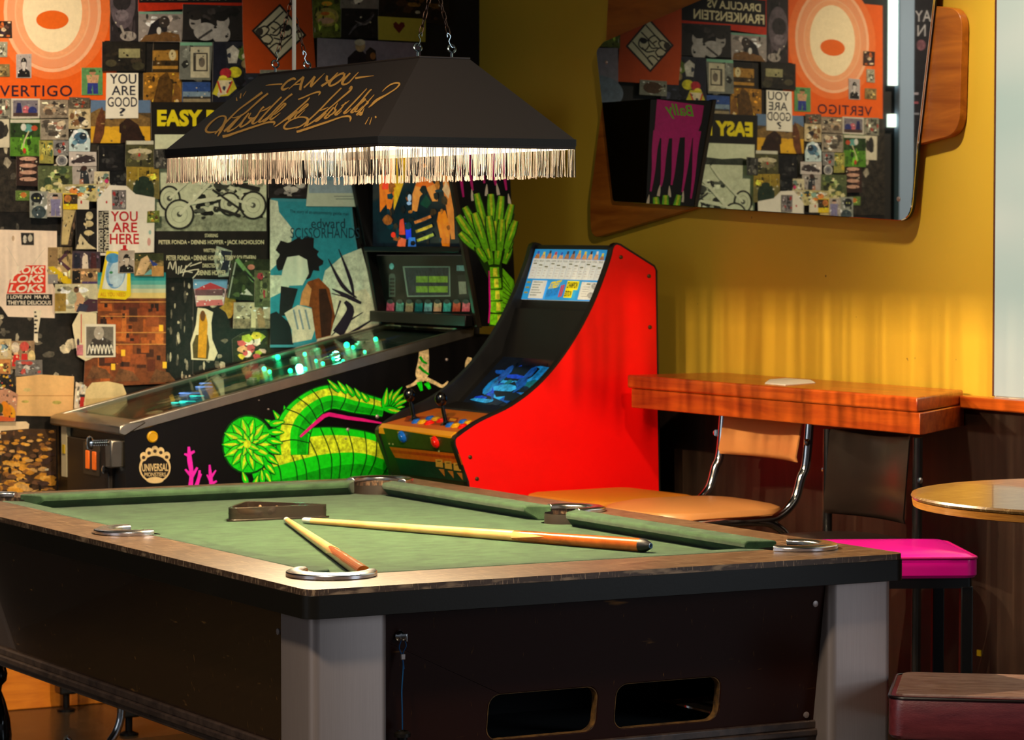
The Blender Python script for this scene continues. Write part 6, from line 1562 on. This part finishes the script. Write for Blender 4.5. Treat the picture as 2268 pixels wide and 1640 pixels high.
# ------------------------------------------------------------------ bar chairs and stools
M_tan = pm('tan_vinyl', (214, 146, 84), .32, var=.05, vscale=6, spec=.5)
M_dvin = pm('dark_brown_vinyl', (30, 23, 19), .28, var=.1, vscale=6)
def pad(w_, d_, h, r, z, dome=.0, shift=0.0, front=1.0):
    """upholstered pad: rounded outline, domed top; x = depth (front at -x), y = width"""
    out = rrect(-d_/2+shift, d_/2+shift, -w_/2, w_/2, r, 6)
    m = MB(); n = len(out); c = np.array([shift, 0])
    rings = [(.96, 0), (1.0, h*.25), (1.0, h*.65), (.97, h*.86), (.90, h*.98), (.70, h+dome*.5), (.40, h+dome*.85), (.12, h+dome)]
    vs = []
    for s_, zz in rings:
        for u, v in out:
            p = c+(np.array([u, v])-c)*s_; vs.append((p[0], p[1], z+zz))
    fs = [tuple(range(n))[::-1]]+[(i*n+j, i*n+(j+1) % n, (i+1)*n+(j+1) % n, (i+1)*n+j) for i in range(len(rings)-1) for j in range(n)]+[tuple((len(rings)-1)*n+j for j in range(n))]
    return m.add(vs, fs)
def bar_chair(label, zs, ztop, zblo, mat, fmat, w_=.385, backx=.19, straight=False):
    """chair facing -x, origin on the floor under the seat"""
    c = thing('bar_chair', label, 'chair', (0, 0, 0), 'chairs under the bar shelf')
    pad(w_-.03, .40, .045, .12, zs-.045, .014).build('seat', mat, c)
    # curved back pad
    bk = MB(); n = 12; vs = []
    for k, (dz, dx, th) in enumerate(((0, .0, .006), (.012, -.004, .018), ((ztop-zblo)*.5, .004, .022), (ztop-zblo-.012, .012, .018), (ztop-zblo, .016, .006))):
        for i in range(n+1):
            t = i/n*2-1
            e = (1-abs(t)**6)
            vs.append((backx+dx+.030*(1-t*t)-.002-th*e*.5, t*(w_/2-.020), zblo+dz))
        for i in range(n, -1, -1):
            t = i/n*2-1
            e = (1-abs(t)**6)
            vs.append((backx+dx+.030*(1-t*t)-.002+th*e*.5+.004, t*(w_/2-.020), zblo+dz))
    m_ = 2*(n+1)
    bk.add(vs, [(k*m_+j, k*m_+(j+1) % m_, (k+1)*m_+(j+1) % m_, (k+1)*m_+j) for k in range(4) for j in range(m_)]+[tuple(range(m_))[::-1], tuple(4*m_+j for j in range(m_))])
    bk.build('backrest', mat, c, angle=60)
    for s_ in (-1, 1):
        y = s_*w_/2
        if straight:
            MB().tube([(backx+.020, y, ztop-.003), (backx+.016, y, 0)], .0115, 12).build('back_leg', fmat, c)
            MB().tube(smooth_path([(backx+.01, y, zs-.03), (-.10, y, zs-.030), (-.165, y, zs-.036), (-.19, y, zs-.08), (-.20, y, 0)], 5), .0115, 12).build('front_leg', fmat, c)
            MB().lathe([(.007, 0), (.007, .003), (.003, .005)], (backx+.018, y+s_*.010, (ztop+zblo)/2), (0, s_, 0), 10).build('screw', M_chrome, c)
            continue
        MB().tube(smooth_path([(backx+.022, y, ztop-.003), (backx+.012, y, (ztop+zs)/2), (backx-.002, y, zs+.07), (backx-.022, y, zs+.015), (backx-.07, y, zs-.022), (backx-.13, y, zs-.028), (-.10, y, zs-.030), (-.165, y*.98, zs-.036)], 5), .0115, 12).build('side_rail', fmat, c)
        MB().tube(smooth_path([(-.15, y*.98, zs-.034), (-.19, y*.98, zs-.05), (-.205, y, zs-.10), (-.215, y*1.05, .02), (-.215, y*1.05, 0)], 5), .0105, 12).build('leg', fmat, c)
        MB().tube(smooth_path([(.03, y, zs-.030), (.10, y, zs-.038), (.15, y, zs-.075), (.18, y*1.02, zs-.16), (.22, y*1.05, .02), (.22, y*1.05, 0)], 5), .0105, 12).build('leg', fmat, c)
        MB().lathe([(.009, 0), (.009, .003), (.004, .005)], (backx+.008, y+s_*.010, (ztop+zblo)/2), (0, s_, 0), 10).build('screw', M_chrome, c)
    MB().tube([(-.211, -w_/2*1.03, zs*.4), (-.211, w_/2*1.03, zs*.4)], .009, 10).build('foot_rail', fmat, c)
    return c
M_tube = pm('chair_chrome', (190, 190, 190), .12, metal=1)
M_bktube = pm('black_tube', (16, 15, 15), .25)
ch = bar_chair('tan vinyl chair with chrome tube frame pushed under the bar shelf', .686, .893, .792, M_tan, M_tube, .385)
ch.location = (1.775, 1.66, 0)
ch = bar_chair('dark brown vinyl chair with black frame under the bar shelf end', .645, .890, .690, M_dvin, M_bktube, .355, .10, True)
ch.location = (1.79, 1.10, 0)
# stool with flat tan seat between tan chair and red machine
st = thing('bar_stool', 'backless stool with flat tan seat beside the red arcade machine', 'stool', (0, 0, 0), 'stools')
pad(.33, .33, .035, .03, .648, .006).build('seat', pm('dull_tan_vinyl', (206, 126, 34), .4), st)
for sx in (-1, 1):
    for sy in (-1, 1):
        MB().tube([(sx*.12, sy*.12, .642), (sx*.15, sy*.15, 0)], .0105, 10).build('leg', M_tube, st)
MB().tube([(-.138, -.138, .25), (.138, -.138, .25), (.138, .138, .25), (-.138, .138, .25)], .007, 8, closed=True).build('foot_ring', M_tube, st)
st.location = (1.77, 2.045, 0); st.rotation_euler = (0, 0, R(4))
# pink stool
M_pink = pm('hot_pink_vinyl', (230, 4, 150), .25, var=.03, vscale=6, coat=.2)
st = thing('bar_stool', 'square stool with hot pink cushion and black metal legs', 'stool', (0, 0, 0), 'stools')
hw, hd = .18, .175
def cushion_box(w_, d_, z0, z1, r, dome, mat, parent, seam, name='cushion'):
    o_ = rrect(-w_/2, w_/2, -d_/2, d_/2, r, 5); n = len(o_); vs = []
    rings = [(.975, z0), (1.0, z0+.006), (1.0, z0+(z1-z0)*.5), (1.0, z1-.004), (.985, z1), (.9, z1+dome*.45), (.6, z1+dome*.85), (.2, z1+dome)]
    for s_, z in rings:
        for u, v in o_: vs.append((u*s_, v*s_, z))
    m = MB().add(vs, [tuple(range(n))[::-1]]+[(i*n+j, i*n+(j+1) % n, (i+1)*n+(j+1) % n, (i+1)*n+j) for i in range(len(rings)-1) for j in range(n)]+[tuple((len(rings)-1)*n+j for j in range(n))])
    c_ = m.build(name, mat, parent)
    MB().tube([(u*.997, v*.997, z1-.001) for u, v in o_], .0032, 8, closed=True).build('piping', seam, c_)
    return c_
cushion_box(.36, .35, .640, .682, .025, .014, M_pink, st, pm('pink_piping', (170, 4, 96), .3))
MB().prism(rrect(-hw+.01, hw-.01, -hd+.01, hd-.01, .01, 3), 'z', .618, .640, [rrect(-hw+.03, hw-.03, -hd+.03, hd-.03, .005, 3)]).build('seat_frame', M_bktube, st)
for sx in (-1, 1):
    for sy in (-1, 1):
        MB().box(sx*(hw-.022)-.0125, sx*(hw-.022)+.0125, sy*(hd-.022)-.0125, sy*(hd-.022)+.0125, 0, .622).build('leg', M_bktube, st, bevel=.002)
for sy in (-1, 1): MB().box(-hw+.02, hw-.02, sy*(hd-.022)-.008, sy*(hd-.022)+.008, .20, .222).build('stretcher', M_bktube, st)
st.location = (1.547, .57, 0); st.rotation_euler = (0, 0, -YAW+R(3))
# round table
RT = thing('round_table', 'round wooden topped table at the right edge near the pink stool', 'table', (1.46, -.34, 0))
M_lam = scratched('worn_table_laminate', (128, 92, 46), (190, 160, 110), .28, .60, .5, 10, .3)
MB().lathe([(.385, -.004), (.398, 0), (.40, .004), (.398, .008), (.30, .0085), (.0, .0085)], (1.46, -.34, .8615), (0, 0, 1), 72).build('table_top', M_lam, RT)
MB().lathe([(.0, -.013), (.38, -.013), (.396, -.010), (.398, .002), (.38, .004), (0, .004)], (1.46, -.34, .8575), (0, 0, 1), 72).build('table_edge', wood('table_edge_ply', (170, 104, 30), (206, 140, 54), .4, (3, 3, 60), 6, .2), RT)
MB().lathe([(.035, 0), (.035, .80), (.10, .82), (.10, .836)], (1.46, -.34, .0), (0, 0, 1), 24).build('pedestal', M_bktube, RT)
MB().lathe([(.17, 0), (.17, .012), (.05, .04)], (1.46, -.34, .0), (0, 0, 1), 40).build('base', M_bktube, RT)
# maroon bench in the right foreground
MBn = thing('bench_stool', 'maroon vinyl padded bench seat in the right foreground', 'stool', (0, 0, 0))
M_mar = pm('maroon_vinyl', (96, 30, 38), .34, vscale=16, bump=.25, bscale=160, rgb2=(132, 52, 56), stretch=(1, 5, 5), coat=.15, spec=.8)
cushion_box(.40, .30, .458, .532, .028, .004, M_mar, MBn, pm('dark_piping', (30, 14, 16), .3))
MB().prism(rrect(-.188, .188, -.138, .138, .022, 5), 'z', .531, .5375).build('top_panel', pm('pale_vinyl_top', (112, 66, 54), .42, vscale=14, bump=.5, bscale=120, rgb2=(182, 150, 134), stretch=(1.5, 7, 5)), MBn, bevel=.002)  # top paler and more mottled than the cushion sides
for sx in (-1, 1):
    for sy in (-1, 1):
        MB().tube([(sx*.15, sy*.10, .46), (sx*.17, sy*.12, 0)], .014, 10).build('leg', M_bktube, MBn)
ang = math.atan2(-.150, .186)
MBn.location = (.930+.20*math.cos(ang)-.15*math.sin(ang), -.323+.20*math.sin(ang)+.15*math.cos(ang), 0); MBn.rotation_euler = (0, 0, ang)
# ---- things glimpsed below the table at left
YC = 2.45
CH = thing('chrome_chair', 'chrome tube chair legs with tan seat seen below the pool table', 'chair', (.6, YC, 0))
q = lambda px, py, y=YC: aty(px, py, y)
MB().tube(smooth_path([q(268, 1480), q(268, 1540), q(268, 1585), q(258, 1620), q(240, 1650), q(225, 1690)], 5), .0105, 12).build('leg', M_tube, CH)
MB().tube(smooth_path([q(146, 1634), q(152, 1640), q(160, 1652), q(180, 1680)], 5), .008, 12).build('leg', M_tube, CH)
tp = [q(255, 1642, YC-.02), q(500, 1612, YC+.05), q(560, 1700, YC-.3), q(270, 1700, YC-.3)]
zt_ = np.mean([tp[0][2], tp[1][2]])
MB().prism([(tp[0][0], YC-.25), (tp[0][0]+.45, YC-.25), (tp[0][0]+.45, YC+.03), (tp[0][0], YC+.0)], 'z', zt_-.03, zt_).build('seat', M_tan, CH, bevel=.006)
BS = thing('turned_leg_stool', 'glossy black turned furniture leg at the bottom left edge', 'stool', (*aty(-6, 1560, 2.2)[:2], 0))
bp = aty(-6, 1560, 2.2)
M_gloss = pm('gloss_black', (10, 8, 7), .08, coat=.5)
zz = lambda py: aty(0, py, 2.2)[2]
MB().lathe([(.012, zz(1700)), (.03, zz(1660)), (.034, zz(1630)), (.030, zz(1590)), (.018, zz(1550)), (.010, zz(1530)), (.012, zz(1518)), (.022, zz(1508)), (.025, zz(1492)), (.020, zz(1476)), (.012, zz(1465)), (.02, zz(1440)), (.022, .44)], (bp[0], bp[1], 0), (0, 0, 1), 28).build('turned_leg', M_gloss, BS)
MB().lathe([(.02, 0), (.02, .02), (.012, zz(1700)+.002)], (bp[0], bp[1], 0), (0, 0, 1), 20).build('foot', M_gloss, BS)
MB().lathe([(.15, .44), (.16, .45), (.16, .47), (.0, .48)], (bp[0]-.1, bp[1], 0), (0, 0, 1), 32).build('seat', M_gloss, BS)
# yellow tag on the wainscot
p = atx(2169, 1447, XW-.023)
tag(MB().box(XW-.026, XW-.0215, p[1]-.006, p[1]+.006, p[2]-.007, p[2]+.007).build('tag', pm('yellow_tag', (236, 196, 10), .5)), 'tiny yellow tag stuck low on the dark wainscot', 'tag')
